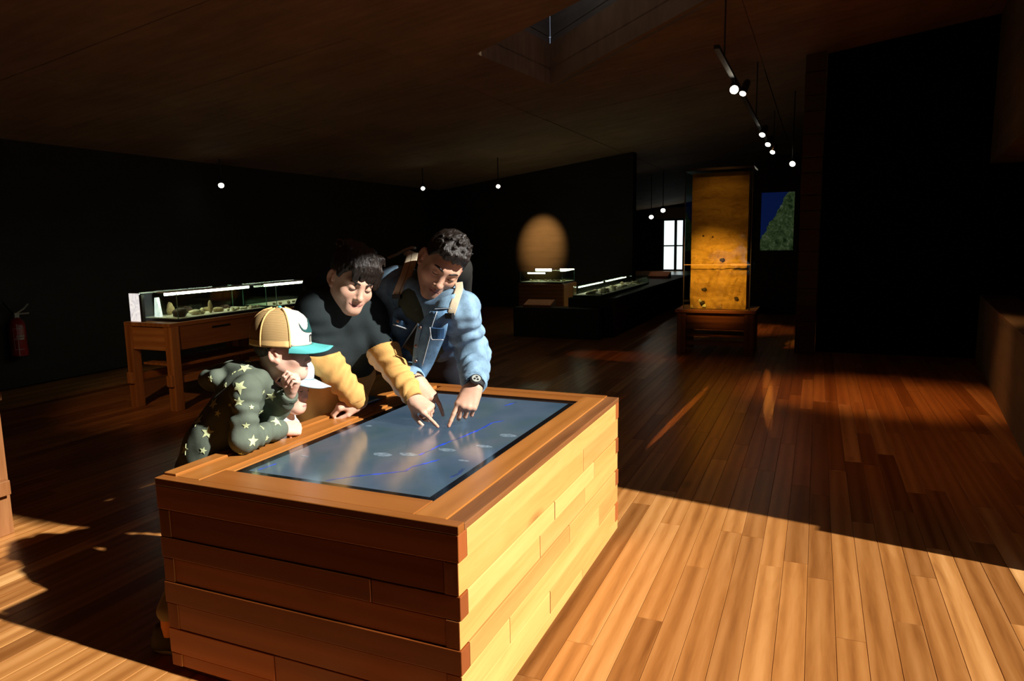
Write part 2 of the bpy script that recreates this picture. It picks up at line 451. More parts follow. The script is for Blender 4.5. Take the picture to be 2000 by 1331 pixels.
# skylight shaft corners (on the sloping ceiling)
SK = [(-2.70, 5.60), (-2.58, 7.08), (-0.62, 5.66), (-0.95, 4.82)]
NEAR_Y = 1.05                        # unseen roof in front of this, added to keep sun off the table front
def ceil_panel(poly, drop=0.0, mat=None, name='ceiling_panel', thick=0.16):
    n = len(poly)
    bot = [(x, y, CZ(x) - drop) for x, y in poly]; top = [(x, y, CZ(x) - drop + thick) for x, y in poly]
    f = [tuple(range(n)), tuple(range(2 * n - 1, n - 1, -1))] + [(i, n + i, n + (i + 1) % n, (i + 1) % n) for i in range(n)]
    return raw(name, bot + top, f, mat or M['concrete_ceiling'], ceil_root)
def grid_panels(xs, ys, g=0.006):
    for a, b in zip(xs[:-1], xs[1:]):
        for c, d in zip(ys[:-1], ys[1:]):
            ceil_panel([(a + g, c + g), (b - g, c + g), (b - g, d - g), (a + g, d - g)], drop=0.004 * prand.random())
# left field, in front of the opening edge
grid_panels([-6.95, -5.25, -3.2, -1.0, 0.45], [YB, 1.05, 2.02, 3.42])
grid_panels([0.45, EDGE_X], [YB, 1.05]); grid_panels([0.45, EDGE_X], [2.02, 3.42])
grid_panels([-6.95, -5.25, -3.2], [3.42, 4.55, 6.4, 8.6])
grid_panels([-6.95, -5.25, -3.2], [8.6, 12, 16, 20, 24, YF])
# field with the shaft cut out (ring of panels around it)
A, B, C_, D = SK
for poly in ([(-3.2, 3.42), (-0.95, 3.42), D, A], [(-3.2, 3.42), A, B, (-3.2, 8.6)], [B, (-0.62, 8.6), (-3.2, 8.6)],
             [B, C_, (-0.62, 8.6)], [(-0.95, 3.42), (-0.62, 3.42), C_, D]):
    ceil_panel(poly)
grid_panels([-0.62, 1.4, 4.0], [3.42, 6.0, 8.6])
grid_panels([EDGE_X, 4.0], [YB, NEAR_Y])
grid_panels([-3.2, -0.62, 2.4], [8.6, 12, 16, 20, 24, YF])
# shaft walls of board-formed concrete; each formwork board is a course of its own
SH = 2.3
def shaft_wall(p, q, inward):
    p = np.array([*p, CZ(p[0])]); q = np.array([*q, CZ(q[0])]); n_ = np.array([*inward, 0.0]); n_ = unit(n_)
    for k in range(10):
        z0, z1 = SH * k / 10 + 0.004, SH * (k + 1) / 10 - 0.004
        dz = np.array([0, 0, 1.0]); o_ = -n_ * (0.004 * prand.random())
        b0, b1, t0, t1 = p + dz * z0 + o_, q + dz * z0 + o_, p + dz * z1 + o_, q + dz * z1 + o_
        out = -n_ * 0.1
        MB().hexa([b0, b1, b1 + out, b0 + out], [t0, t1, t1 + out, t0 + out]).build('shaft_board', M['concrete_shaft'], ceil_root)
cen = np.mean(SK, axis=0)
for p, q in zip(SK, SK[1:] + SK[:1]):
    mid = (np.array(p) + np.array(q)) / 2; t_ = np.array(q) - np.array(p); nn = np.array([-t_[1], t_[0]])
    if np.dot(nn, cen - mid) < 0: nn = -nn
    shaft_wall(p, q, nn)

# walls
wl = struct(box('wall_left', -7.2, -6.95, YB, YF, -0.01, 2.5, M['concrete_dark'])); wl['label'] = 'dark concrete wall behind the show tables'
wb = struct(box('wall_back', XL - .2, XR, YB - 0.25, YB, -0.01, 4.2, M['concrete_dark'])); wb['label'] = 'unseen dark concrete wall behind the viewer, added to limit sky light'  # out of view, put in to hold back sky light
# right wall: sill, dark recess, upper part; its unseen near end leans to place the shadow edge on the floor
RW = lambda y: 0.97 + 0.107 * (y - 3.11)
jam = lambda z: 3.11 + 0.24 * z
def rwall(name, z0, z1, setback, mat, y1=8.55, lean=True, parent=None):
    ya, yb = jam(z0), jam(z1)
    bot = [(RW(ya) + setback, ya, z0), (RW(y1) + setback, y1, z0), (RW(y1) + 0.4, y1, z0), (RW(ya) + 0.4, ya, z0)]
    top = [(RW(yb) + setback, yb, z1), (RW(y1) + setback, y1, z1), (RW(y1) + 0.4, y1, z1), (RW(yb) + 0.4, yb, z1)]
    return MB().hexa(bot, top).build(name, mat, parent)
wr = struct(rwall('wall_right', -0.01, 0.66, 0.0, M['concrete_right'])); wr['label'] = 'low grey concrete wall under the black recess at the right'
wu = struct(rwall('wall_right_upper', 1.98, 4.0, 0.0, M['concrete_right'])); wu['label'] = 'upper concrete wall above the black recess at the right'
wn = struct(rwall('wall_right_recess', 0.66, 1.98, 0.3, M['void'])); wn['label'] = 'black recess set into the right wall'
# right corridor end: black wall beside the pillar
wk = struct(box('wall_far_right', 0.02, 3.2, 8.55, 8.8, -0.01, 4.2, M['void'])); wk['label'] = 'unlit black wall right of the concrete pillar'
we = struct(box('wall_outer_right', 2.38, 2.6, 8.8, YF, -0.01, 4.2, M['concrete_dark']))
we['label'] = 'dark outer wall far behind the pillar'
wq = struct(box('wall_sun_block', 1.02, 1.3, YB, NEAR_Y, -0.01, 4.2, M['concrete_right'])); wq['label'] = 'unseen wall at the right of the viewer, added to block sun'  # out of view, put in to stop sun reaching the floor before the table
# pillar of stacked concrete courses
pr = struct(box('wall_pillar', -0.175, 0.0, 8.42, 8.6, -0.01, 3.5, M['pillar'])); pr['label'] = 'slim concrete pillar with board marks'
z = 0.0
while z < 3.3:
    hz = prand.choice((0.16, 0.2, 0.24))
    box('concrete_course', -0.19 - .004 * prand.random(), 0.012, 8.385 - .006 * prand.random(), 8.5, z + .004, z + hz - .004, M['pillar'], pr); z += hz
# partition with the round light on it
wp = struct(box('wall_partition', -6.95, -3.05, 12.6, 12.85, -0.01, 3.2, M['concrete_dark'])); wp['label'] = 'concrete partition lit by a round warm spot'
# end wall with glass doors to the daylight
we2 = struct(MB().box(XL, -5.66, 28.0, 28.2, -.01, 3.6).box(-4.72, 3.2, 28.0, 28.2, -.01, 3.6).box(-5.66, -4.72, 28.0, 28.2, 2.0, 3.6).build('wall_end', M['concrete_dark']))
we2['label'] = 'far end wall around the bright glass doors'
M['daylight'] = glow('daylight_outside', (0.85, 1.0, 0.98), 1.15)
dr = struct(box('door_1', -5.66, -4.72, 27.9, 27.98, 0.0, 0.06, M['black_metal'])); dr['label'] = 'black framed glass doors with bright daylight at the far end'
for a, b_ in ((-5.66, -5.52), (-5.12, -5.02), (-4.80, -4.72)):
    box('door_post', a, b_, 27.9, 27.98, 0.06, 2.0, M['black_metal'], dr)
box('door_rail', -5.66, -4.72, 27.89, 27.97, 0.95, 1.0, M['black_metal'], dr); box('door_rail', -5.66, -4.72, 27.9, 27.98, 1.94, 2.0, M['black_metal'], dr)
box('door_pane', -5.52, -5.12, 27.94, 27.95, 0.06, 1.94, M['daylight'], dr); box('door_pane', -5.02, -4.80, 27.94, 27.95, 0.06, 1.94, M['daylight'], dr)
# light-grey lobby jamb next to the doors
box('door_lintel', -5.9, -4.5, 27.86, 27.99, 2.02, 2.45, plain('lobby_grey', (0.30, 0.29, 0.26), 0.8), dr)

# ------------------------------------------------------------------ track lights
def lamp_head(p, aim, label, glowing=True, r=0.035, stem=None):
    p = np.asarray(p, float); a = unit(np.asarray(aim, float) - p)
    t = thing('track_spotlight', label, 'spotlight', tuple(p), 'ceiling spotlights')
    MB().lathe([(r * .75, -0.13), (r, -0.11), (r * 1.05, 0.0), (r * .96, 0.004)], p, a).build('lamp_housing', M['black_metal'], t, smooth=False)
    MB().lathe([(r * .9, 0.0), (r * .9, 0.008), (r * .5, 0.012)], p, a).build('lens', M['lamp'], t)
    top = CZ(p[0]) if stem is None else stem
    MB().tube([p - a * 0.07, V3(p[0], p[1], p[2] + .06), V3(p[0], p[1], top)], 0.008, 6).build('stem', M['black_metal'], t)
    return t
def onz_(x, y, z):
    r_ = R @ np.array([(x - CX) / F_PX, (y - CY) / F_PX, 1.0]); return CAM + r_ * (z - CAM[2]) / r_[2]
def spot(name, p, aim, watts, color, ang, blend=0.5, r=0.03, scale=None, parent=None):
    d = bpy.data.lights.new(name, 'SPOT'); d.energy = watts; d.color = color; d.spot_size = math.radians(ang); d.spot_blend = blend; d.shadow_soft_size = r
    o = bpy.data.objects.new(name, d); col.objects.link(o); o.location = p
    o.rotation_euler = (Vector(tuple(aim)) - Vector(tuple(p))).to_track_quat('-Z', 'Y').to_euler()
    if scale: o.scale = scale
    return o
tl = thing('lighting_track', 'thin black lighting track running away under the ceiling', 'light track', (-0.66, 8, 2.5))
box('rail', -0.68, -0.645, 5.0, 12.5, 2.52, 2.545, M['black'], tl)
for y_ in (5.4, 8.2, 11.4): MB().tube([(-0.66, y_, 2.54), (-0.66, y_, CZ(-.66))], 0.006, 6).build('hanger', M['black_metal'], tl)
P0 = onz_(1434, 175, 2.44); P1 = onz_(1451, 182, 2.44); P2 = onz_(1489, 263, 2.44); P3 = onz_(1500, 282, 2.44); P4 = onz_(1509, 297, 2.44); P5 = at(1548, 320, 9.3)
tocam = CAM
lamp_head(P0, P0 * .35 + np.array([-0.4, 1, 0]) * .65, 'largest lit spotlight on the track, nearest the glass column', r=0.036, stem=2.515)
lamp_head(P1, P1 + (tocam - P1) * .2 + V3(-.6, 0, -1.6), 'small lit spotlight just right of the largest one on the track', r=0.028, stem=2.515)
lamp_head(P2, P2 + V3(-.3, -.8, -1), 'first of three small spotlights in a row on the track', r=0.036, stem=2.515)
lamp_head(P3, P3 + V3(-.3, -.8, -1), 'middle of three small spotlights in a row on the track', r=0.036, stem=2.515)
lamp_head(P4, P4 + V3(-.3, -.8, -1), 'last of three small spotlights in a row on the track', r=0.036, stem=2.515)
lamp_head(P5, P5 + V3(-.3, -.9, -.5), 'warm round spotlight beside the concrete pillar', r=0.04)
for (x, y, d, lab, rr) in ((432, 362, 8.6, 'lone warm spotlight high above the left show table', .036), (826, 368, 11.2, 'left one of the two spotlights above the man', .035),
                           (973, 364, 11.2, 'right one of the two spotlights above the man', .035), (1178, 393, 14, 'faintest tiny spotlight above the far flat case', .03),
                           (1295, 411, 16, 'upper of two spotlights left of the glass column', .055), (1272, 424, 16.5, 'lower of two spotlights left of the glass column', .055)):
    p_ = at(x, y, d)
    lamp_head(p_, p_ + (CAM - p_) / np.linalg.norm(CAM - p_) + V3(0, 0, -.6), lab, r=rr)
# warm spots set apart from the lamp heads, without fittings
wc_ = R @ np.array([(1060 - CX) / F_PX, (474 - CY) / F_PX, 1.0]); wc_ = CAM + wc_ * (12.6 / wc_[1])
spot('wall_spot', (wc_[0] + .1, 11.2, 2.35), wc_, 750, (1.0, 0.50, 0.15), 34, 1.0)
spot('floor_glow', (0.1, 4.4, 3.1), (0.25, 4.9, 0), 26, (1.0, 0.36, 0.12), 60, 1.0, 0.1)  # added warm fill over the shaded planks, no lamp hangs there
spot('floor_wash', (0.45, 5.6, 3.1), (0.50, 6.3, 0), 190, (1.0, 0.42, 0.14), 42, 1.0, 0.1, (1.2, .8, 1))
# ------------------------------------------------------------------ touch table
KX0, KX1, KY0, KY1, KH = -1.766, -0.760, 1.420, 2.915, 0.625
tt = thing('touch_table', 'big oak board touch table with a built-in screen, the family leaning on it', 'table', ((KX0 + KX1) / 2, (KY0 + KY1) / 2, 0))
krnd = random.Random(5)
def board(name, x0, x1, y0, y1, z0, z1, mat, tone=None, bevel=0.0022, parent=None):
    o = box(name, x0, x1, y0, y1, z0, z1, mat, parent or tt, bevel); o['tone'] = krnd.random() * .8 if tone is None else tone
    if mat in (M['board_x_shaded'], M['board_y']):          # cut ends get end grain with shade painted in
        o.data.materials.append(M['end_grain_shaded']); ax_ = 0 if mat is M['board_x_shaded'] else 1
        for p_ in o.data.polygons:
            if abs(p_.normal[ax_]) > .9: p_.material_index = 1
    return o
rows = [0.600, 0.530, 0.444, 0.379, 0.303, 0.235, 0.153, 0.072, 0.030]
box('core', KX0 + .05, KX1 - .05, KY0 + .05, KY1 - .05, 0.03, 0.57, M['black'], tt)
box('plinth', KX0 + .03, KX1 - .03, KY0 + .03, KY1 - .03, 0.0, 0.05, M['dark_x'], tt)
T = 0.045; g = 0.0016
for k in range(8):
    z1, z0 = rows[k] - g / 2, rows[k + 1] + g / 2
    if k == 0: z1 = 0.602
    pf_ = [0.0, .004, .001, .005, .000, .004, .002, .005][k]
    full = (k % 2 == 0)
    # front and back boards
    for (ya, yb, sgn) in ((KY0, KY0 + T, 1), (KY1 - T, KY1, -1)):
        a, b = (KX0 + .001, KX1 - .001) if full else (KX0 + T + .0008, KX1 - T - .0008)
        yy0, yy1 = (ya + pf_, yb) if sgn > 0 else (ya, yb - pf_)
        if k in (2, 6) and sgn > 0:
            cut = [-1.02, 0, 0, 0, -1.36][k - 2] if k == 2 else -1.36
            board('board', a, cut - g / 2, yy0, yy1, z0, z1, M['board_x_shaded']); board('board', cut + g / 2, b, yy0 + .0015, yy1, z0, z1, M['board_x_shaded'])
        else: board('board', a, b, yy0, yy1, z0, z1, M['board_x_shaded'])
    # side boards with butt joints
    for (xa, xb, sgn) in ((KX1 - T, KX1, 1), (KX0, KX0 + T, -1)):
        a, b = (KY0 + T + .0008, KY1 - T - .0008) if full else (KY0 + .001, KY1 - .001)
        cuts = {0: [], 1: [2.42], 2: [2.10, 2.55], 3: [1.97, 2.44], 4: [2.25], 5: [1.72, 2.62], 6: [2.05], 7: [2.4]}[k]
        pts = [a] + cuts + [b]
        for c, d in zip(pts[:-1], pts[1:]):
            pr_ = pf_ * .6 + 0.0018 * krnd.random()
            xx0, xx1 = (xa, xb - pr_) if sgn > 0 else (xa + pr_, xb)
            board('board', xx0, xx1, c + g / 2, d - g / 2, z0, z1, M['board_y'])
# rim boards on top
ZT = KH
SX0, SX1, SY0, SY1 = -1.600, -0.900, 1.553, 2.780     # screen opening
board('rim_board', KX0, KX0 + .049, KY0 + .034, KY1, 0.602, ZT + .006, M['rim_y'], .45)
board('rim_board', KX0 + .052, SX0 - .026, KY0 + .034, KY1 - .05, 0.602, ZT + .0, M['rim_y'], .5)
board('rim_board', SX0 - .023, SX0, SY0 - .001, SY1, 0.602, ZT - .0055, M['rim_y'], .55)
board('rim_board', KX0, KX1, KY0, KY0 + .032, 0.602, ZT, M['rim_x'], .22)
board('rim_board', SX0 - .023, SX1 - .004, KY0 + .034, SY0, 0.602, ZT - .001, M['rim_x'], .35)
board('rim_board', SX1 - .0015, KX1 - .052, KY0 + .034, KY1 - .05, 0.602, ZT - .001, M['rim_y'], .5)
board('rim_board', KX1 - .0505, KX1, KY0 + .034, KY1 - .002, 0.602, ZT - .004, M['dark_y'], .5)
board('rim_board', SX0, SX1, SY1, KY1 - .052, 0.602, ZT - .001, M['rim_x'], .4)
board('rim_board', KX0 + .052, KX1 - .052, KY1 - .05, KY1, 0.602, ZT, M['rim_x'], .3)
# touch screen: black glass border and the glowing map
scr = thing('touch_screen', None, None, ((SX0 + SX1) / 2, (SY0 + SY1) / 2, ZT - .02)); scr.parent = tt; scr.location = Vector(scr.location) - Vector(tt.location)
ZS = ZT - 0.008
bz = 0.033
MB().box(SX0, SX1, SY0, SY0 + bz, ZS - .02, ZS).box(SX0, SX1, SY1 - bz, SY1, ZS - .02, ZS).box(SX0, SX0 + bz, SY0 + bz, SY1 - bz, ZS - .02, ZS).box(SX1 - bz, SX1, SY0 + bz, SY1 - bz, ZS - .02, ZS).build('screen_border', M['black_gloss'], scr)
def screen_mat():
    m = Mat('map_display', 0.16, 0.6)
    f = m.noise(m.pos(2.2, 1.6, 1), 1.3, 5, 0.55, 0.6); g_ = m.noise(m.pos(5, 4, 1), 1.0, 4, 0.6)
    c = m.ramp(f, [(0.30, (0.028, 0.056, 0.092)), (0.48, (0.042, 0.076, 0.104)), (0.60, (0.052, 0.088, 0.086)), (0.74, (0.090, 0.098, 0.112))])
    c = m.mix(0.35, c, m.ramp(g_, [(0.3, (0.02, 0.05, 0.07)), (0.7, (0.11, 0.12, 0.17))]))
    m.color((0.012, 0.018, 0.024)); m.emit(c, 1.15)
    m.b.inputs['Specular IOR Level'].default_value = 1.0
    return m.m
box('display', SX0 + bz, SX1 - bz, SY0 + bz, SY1 - bz, ZS - .02, ZS - .0004, screen_mat(), scr)
M['map_white'] = plain('map_marker_white', (0.03, 0.04, 0.05), 0.16); 
mm_ = Mat('map_marker_glow', 0.16, 0.6); fm = mm_.noise(mm_.pos(), 90, 3); mm_.color((0.02, 0.03, 0.04)); mm_.emit(mm_.ramp(fm, [(0.3, (0.10, 0.15, 0.19)), (0.75, (0.36, 0.44, 0.48))]), 0.8); M['map_white'] = mm_.m
mb_ = Mat('map_river_glow', 0.16, 0.6); fb = mb_.noise(mb_.pos(), 14, 2); mb_.color((0.01, 0.012, 0.03)); mb_.emit(mb_.ramp(fb, [(0.42, (0.03, 0.06, 0.14)), (0.62, (0.02, 0.10, 0.95))]), 0.8); M['map_blue'] = mb_.m
def onscreen(x, y): return onz_(x, y, ZS)
for (x, y, rx, ry) in ((747, 888, .034, .017), (798, 888, .034, .015), (873, 879, .032, .015), (992, 851, .032, .018), (720, 832, .014, .008), (595, 891, .016, .004), (945, 872, .03, .012), (905, 900, .02, .006)):
    c = onscreen(x, y); v_ = []; n_ = 26
    for k in range(n_):
        t_ = 2 * math.pi * k / n_; v_.append((c[0] + rx * math.cos(t_) * (1 + .06 * math.sin(5 * t_)), c[1] + ry * math.sin(t_) * (1 + .08 * math.cos(4 * t_))))
    MB().prism(v_, ZS - .001, ZS + .0002).build('map_marker', M['map_white'], scr)
def river(px, w=0.004):
    P_ = resample([onscreen(x, y) for x, y in px], 40); v_ = []; f_ = []
    rr = random.Random(len(px))
    for k, p in enumerate(P_):
        t_ = unit(P_[min(k + 1, 39)] - P_[max(k - 1, 0)]); n_ = np.array([-t_[1], t_[0], 0]); ww = w * (.35 + .9 * rr.random()); off = n_ * .004 * (rr.random() - .5)
        v_ += [p + off + n_ * ww + V3(0, 0, .0001), p + off - n_ * ww + V3(0, 0, .0001)]
    for k in range(39): f_.append((2 * k, 2 * k + 1, 2 * k + 3, 2 * k + 2))
    vv = v_ + [q - V3(0, 0, .0008) for q in v_]; o_ = len(v_)
    f_ = f_ + [tuple(o_ + i for i in q[::-1]) for q in f_]
    raw('map_river', vv, f_, M['map_blue'], scr)
river([(636, 939), (690, 931), (760, 924), (790, 921), (805, 912), (835, 905), (858, 898)], .005)
river([(818, 889), (840, 880), (860, 870), (905, 853), (940, 838), (962, 826), (985, 822)], .005)
river([(880, 933), (896, 926), (905, 916)], .006)
river([(985, 793), (1010, 786)], .005)
river([(505, 918), (540, 906)], .004)
# leaflet lying on the left rim between teenager and man
blu = plain('blue_leaflet_paper', (0.010, 0.16, 0.46), 0.35, 0.5); 
lf = thing('leaflet', 'bright blue leaflet on the table rim behind the teenager', 'leaflet', (-1.72, 2.42, KH + .004))
MB().hexa([(-1.765, 2.33, KH + .0085), (-1.70, 2.31, KH + .0085), (-1.695, 2.50, KH + .0085), (-1.762, 2.53, KH + .0085)], [(-1.765, 2.33, KH + .0115), (-1.70, 2.31, KH + .0115), (-1.695, 2.50, KH + .0115), (-1.762, 2.53, KH + .0115)]).build('cover', blu, lf)
MB().hexa([(-1.712, 2.318, KH + .0115), (-1.702, 2.316, KH + .0115), (-1.697, 2.49, KH + .0115), (-1.707, 2.49, KH + .0115)], [(-1.712, 2.318, KH + .0125), (-1.702, 2.316, KH + .0125), (-1.697, 2.49, KH + .0125), (-1.707, 2.49, KH + .0125)]).build('printed_edge', plain('leaflet_white_strip', (0.7, 0.68, 0.6), 0.5), lf)
# ------------------------------------------------------------------ show tables and cases
srnd = random.Random(3)
def toned(o, t=None): o['tone'] = srnd.random() * .8 if t is None else t; return o
def lump(c, r, seed, rot=0.0, flat=1.0):
    """irregular stone"""
    q = random.Random(seed); mb = MB(); mb.ell((0, 0, 0), (1, 1, 1), nu=10, nv=7)
    ph = [q.uniform(0, 6.28) for _ in range(6)]; out = []
    for (x, y, z) in mb.v:
        k = 1 + .13 * math.sin(3 * x + ph[0]) + .11 * math.sin(4 * y + ph[1] + 2 * z) + .09 * math.sin(5 * z + ph[2] - x)
        x, y, z = x * k * r[0], y * k * r[1], max(z * k * r[2], -r[2] * .82)
        out.append((c[0] + x * math.cos(rot) - y * math.sin(rot), c[1] + x * math.sin(rot) + y * math.cos(rot), c[2] + z))
    mb.v = out; return mb
def rock(name, label, cat, c, r, mat, seed, rot=0.0, group=None):
    o = lump((c[0], c[1], c[2] + r[2] * .82), r, seed, rot).build(name, mat, None, smooth=True)
    return tag(o, label, cat, group)
def glass_case(x0, x1, y0, y1, z0, z1, label, top=True, group='glass show cases'):
    t = thing('glass_case', label, 'glass case', ((x0 + x1) / 2, (y0 + y1) / 2, z0), group)
    h = 0.005
    box('case_base', x0, x1, y0, y1, z0, z0 + .022, M['black'], t)
    box('sand_bed', x0 + .012, x1 - .012, y0 + .012, y1 - .012, z0 + .02, z0 + .027, M['sand'], t)
    zb = z0 + .0225
    box('pane', x0, x0 + h, y0 + h, y1 - h, zb, z1, M['glass'], t); box('pane', x1 - h, x1, y0 + h, y1 - h, zb, z1, M['glass'], t)
    box('pane', x0, x1, y0, y0 + h, zb, z1, M['glass'], t); box('pane', x0, x1, y1 - h, y1, zb, z1, M['glass'], t)
    if top: box('pane', x0, x1, y0, y1, z1, z1 + h, M['glass'], t)
    for (x, y) in ((x0, y0), (x1 - .004, y0), (x0, y1 - .004), (x1 - .004, y1 - .004)):
        box('glass_edge', x - .0005, x + .0045, y - .0005, y + .0045, zb, z1, M['glass_edge'], t)
    return t
def tube_light(x, y0, y1, z, label, axis='y', hood=True, r=0.011):
    t = thing('tube_light', label, 'tube light', (x, (y0 + y1) / 2, z), 'tube lights in the show cases')
    if axis == 'y':
        MB().tube([(x, y0, z), (x, y1, z)], r, 8).build('tube', M['tube'], t, smooth=True)
        if hood: box('hood', x - .05, x + .05, y0 - .01, y1 + .01, z + .014, z + .022, M['steel'], t)
        for y in (y0, y1): box('holder', x - .013, x + .013, y - .008, y + .008, z - .012, z + .016, M['black_metal'], t)
    else:
        MB().tube([(y0, x, z), (y1, x, z)], r, 8).build('tube', M['tube'], t, smooth=True)
        if hood: box('hood', y0 - .01, y1 + .01, x - .03, x + .03, z + .014, z + .02, M['steel'], t)
        for y in (y0, y1): box('holder', y - .008, y + .008, x - .013, x + .013, z - .012, z + .016, M['black_metal'], t)
    return t
def show_table(x0, x1, y0, y1, H, label, group='oak show tables'):
    t = thing('show_table', label, 'table', ((x0 + x1) / 2, (y0 + y1) / 2, 0), group)
    L = .075
    for (x, y) in ((x0, y0), (x1 - L, y0), (x0, y1 - L), (x1 - L, y1 - L)):
        toned(box('leg', x, x + L, y, y + L, 0.0, H - .03, M['mid_z'], t, .003))
    for c, d in ((x0 + .005, x0 + .16), (x0 + .162, x1 - .14), (x1 - .138, x1 - .005)):
        toned(box('top_board', c, d, y0 - .004, y1 + .002, H - .03, H, M['mid_y'], t, .002))
    toned(box('end_panel', x0 + L, x1 - L, y0 + .012, y0 + .034, H - .22, H - .03, M['mid_x'], t, .002))
    toned(box('end_panel', x0 + L, x1 - L, y1 - .034, y1 - .012, H - .22, H - .03, M['mid_x'], t, .002))
    s = toned(box('side_panel', x1 - .034, x1 - .012, y0 + L, y1 - L, H - .22, H - .03, M['mid_y'], t, .002))
    box('drawer_slot', x1 - .0125, x1 - .0105, y0 + .42, y0 + .62, H - .085, H - .066, M['black'], s)
    toned(box('side_panel', x0 + .012, x0 + .034, y0 + L, y1 - L, H - .22, H - .03, M['mid_y'], t, .002))
    for x in (x0 + .012, x1 - .063):
        toned(box('stretcher', x, x + .05, y0 - .012, y1 + .012, .215, .275, M['mid_y'], t, .003))
    for x in (x0 + .02, x1 - .055):
        toned(box('tenon_peg', x - .012, x + .047, y0 - .022, y0 - .0005, .2, .29, M['mid_z'], t, .003))
    toned(box('shelf_board', x0 + .06, x1 - .06, y0 + .1, y1 - .1, .34, .36, M['mid_y'], t, .002))
    return t
# left pair
show_table(-5.10, -4.585, 3.95, 5.08, 0.70, 'nearer oak show table at the left, glass case with stones on top')
show_table(-5.10, -4.585, 5.13, 6.30, 0.70, 'farther oak show table behind the teenager, second lit glass case on top')
glass_case(-5.03, -4.62, 4.06, 5.05, 0.70, 0.925, 'lit glass case of stones on the nearer left table')
glass_case(-5.03, -4.62, 5.18, 6.22, 0.70, 0.925, 'lit glass case half hidden by the teenager')
tube_light(-4.80, 3.99 + .09, 5.03, 0.912, 'long bright tube over the stones on the nearer left table')
tube_light(-4.80, 5.20, 6.18, 0.912, 'bright tube light in the case half hidden by the teenager')
ZB = 0.7275
# veined panel at the table's end, its brightness put in as a glow
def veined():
    m = Mat('veined_white_glowing', 0.4, 0.4); f = m.noise(m.pos(6, 6, 6), 1.2, 6, 0.6, 2.2)
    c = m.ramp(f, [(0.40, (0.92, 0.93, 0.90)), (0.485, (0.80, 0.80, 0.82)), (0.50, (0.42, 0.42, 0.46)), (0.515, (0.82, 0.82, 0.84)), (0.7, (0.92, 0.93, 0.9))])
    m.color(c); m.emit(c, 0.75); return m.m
ip = thing('veined_panel', 'white veined panel with an added glow at the end of the left show table', 'panel', (-5.0, 4.0, 0.7))
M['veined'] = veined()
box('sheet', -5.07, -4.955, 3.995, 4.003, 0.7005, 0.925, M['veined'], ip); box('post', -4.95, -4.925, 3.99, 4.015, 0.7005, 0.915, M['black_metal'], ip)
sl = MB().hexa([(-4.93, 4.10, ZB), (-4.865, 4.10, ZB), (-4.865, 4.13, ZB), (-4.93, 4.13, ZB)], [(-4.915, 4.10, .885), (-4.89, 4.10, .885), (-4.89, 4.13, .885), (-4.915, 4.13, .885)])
tag(sl.build('reflection_slab', M['veined'], None, bevel=.004), 'tall white slab standing in for the panel reflection in the left glass case', 'reflection')  # glowing slab added for the panel's reflection in the case glass
# stones of the first case
for k, (px, py, r, m_, lab, seed) in enumerate((
        (350, 612, (.062, .055, .036), 'stone_dark', 'big dark ridged stone at the front of the left glass case', 1),
        (380, 608, (.048, .035, .024), 'stone_pale', 'flat pale oval stone beside the dark ridged one', 2),
        (395, 608, (.028, .024, .026), 'stone_pale', 'small pale lump between oval stone and upright stone', 3),
        (411, 606, (.022, .018, .052), 'stone_tan', 'upright tan finger-shaped stone in the left glass case', 4),
        (427, 605, (.046, .034, .022), 'stone_tan', 'low tan wedge-shaped stone right of the upright one', 5))):
    r_ = R @ np.array([(px - CX) / F_PX, (py - CY) / F_PX, 1.0]); c = CAM + r_ * (-4.74 - CAM[0]) / r_[0]
    rock('stone', lab, 'stone', (c[0], c[1], ZB), r, M[m_], seed, .6)
for k in range(16):
    y = 4.66 + .022 * k + .01 * srnd.random(); x = -4.66 - .05 * srnd.random()
    rock('stone_flake', 'small pale flake in the row at the far end of the left case', 'stone flake', (x, y, ZB), (.014 + .008 * srnd.random(), .012, .009 + .006 * srnd.random()), M['stone_pale'], 20 + k, srnd.random() * 3, 'pale flakes in the left glass case')
for k, (x, y, r, m_) in enumerate(((-4.93, 4.45, (.05, .04, .03), 'stone_dark'), (-4.9, 4.62, (.06, .03, .02), 'stone_tan'), (-4.93, 4.85, (.05, .03, .018), 'stone_dark'), (-4.95, 4.28, (.03, .03, .055), 'stone_tan'))):
    rock('stone', ['dark round stone at the rear of the left case', 'long tan stone in the rear row of the left case', 'flat dark stone at the rear far end of the left case', 'upright brown stone behind the dark ridged one'][k], 'stone', (x, y, ZB), r, M[m_], 50 + k)
for k in range(12):
    rock('stone_flake', 'small tan flake in the case half hidden by the teenager', 'stone flake', (-4.66 - .1 * srnd.random(), 5.25 + .07 * k, ZB), (.018, .014, .012), M['stone_tan'], 70 + k, srnd.random() * 3, 'tan flakes in the half hidden case')

# table at the left picture edge: only its leg and peg show
lt = thing('trestle_table', 'dark oak trestle at the left picture edge, only leg and peg in view', 'table', (-3.65, 2.2, 0))
toned(box('leg', -3.43, -3.352, 1.86, 1.94, 0, .62, M['dark_z'], lt, .003)); toned(box('tenon_peg', -3.352, -3.315, 1.875, 1.925, .195, .262, M['dark_z'], lt, .003))
toned(box('leg', -4.1, -4.02, 1.86, 1.94, 0, .62, M['dark_z'], lt, .003)); toned(box('stretcher', -4.06, -3.35, 1.88, 1.92, .2, .255, M['dark_x'], lt, .003))
toned(box('table_top', -4.15, -3.36, 1.2, 1.96, .62, .66, M['dark_x'], lt, .003)); toned(box('leg', -3.43, -3.36, 1.22, 1.3, 0, .62, M['dark_z'], lt, .003)); toned(box('leg', -4.1, -4.02, 1.22, 1.3, 0, .62, M['dark_z'], lt, .003))

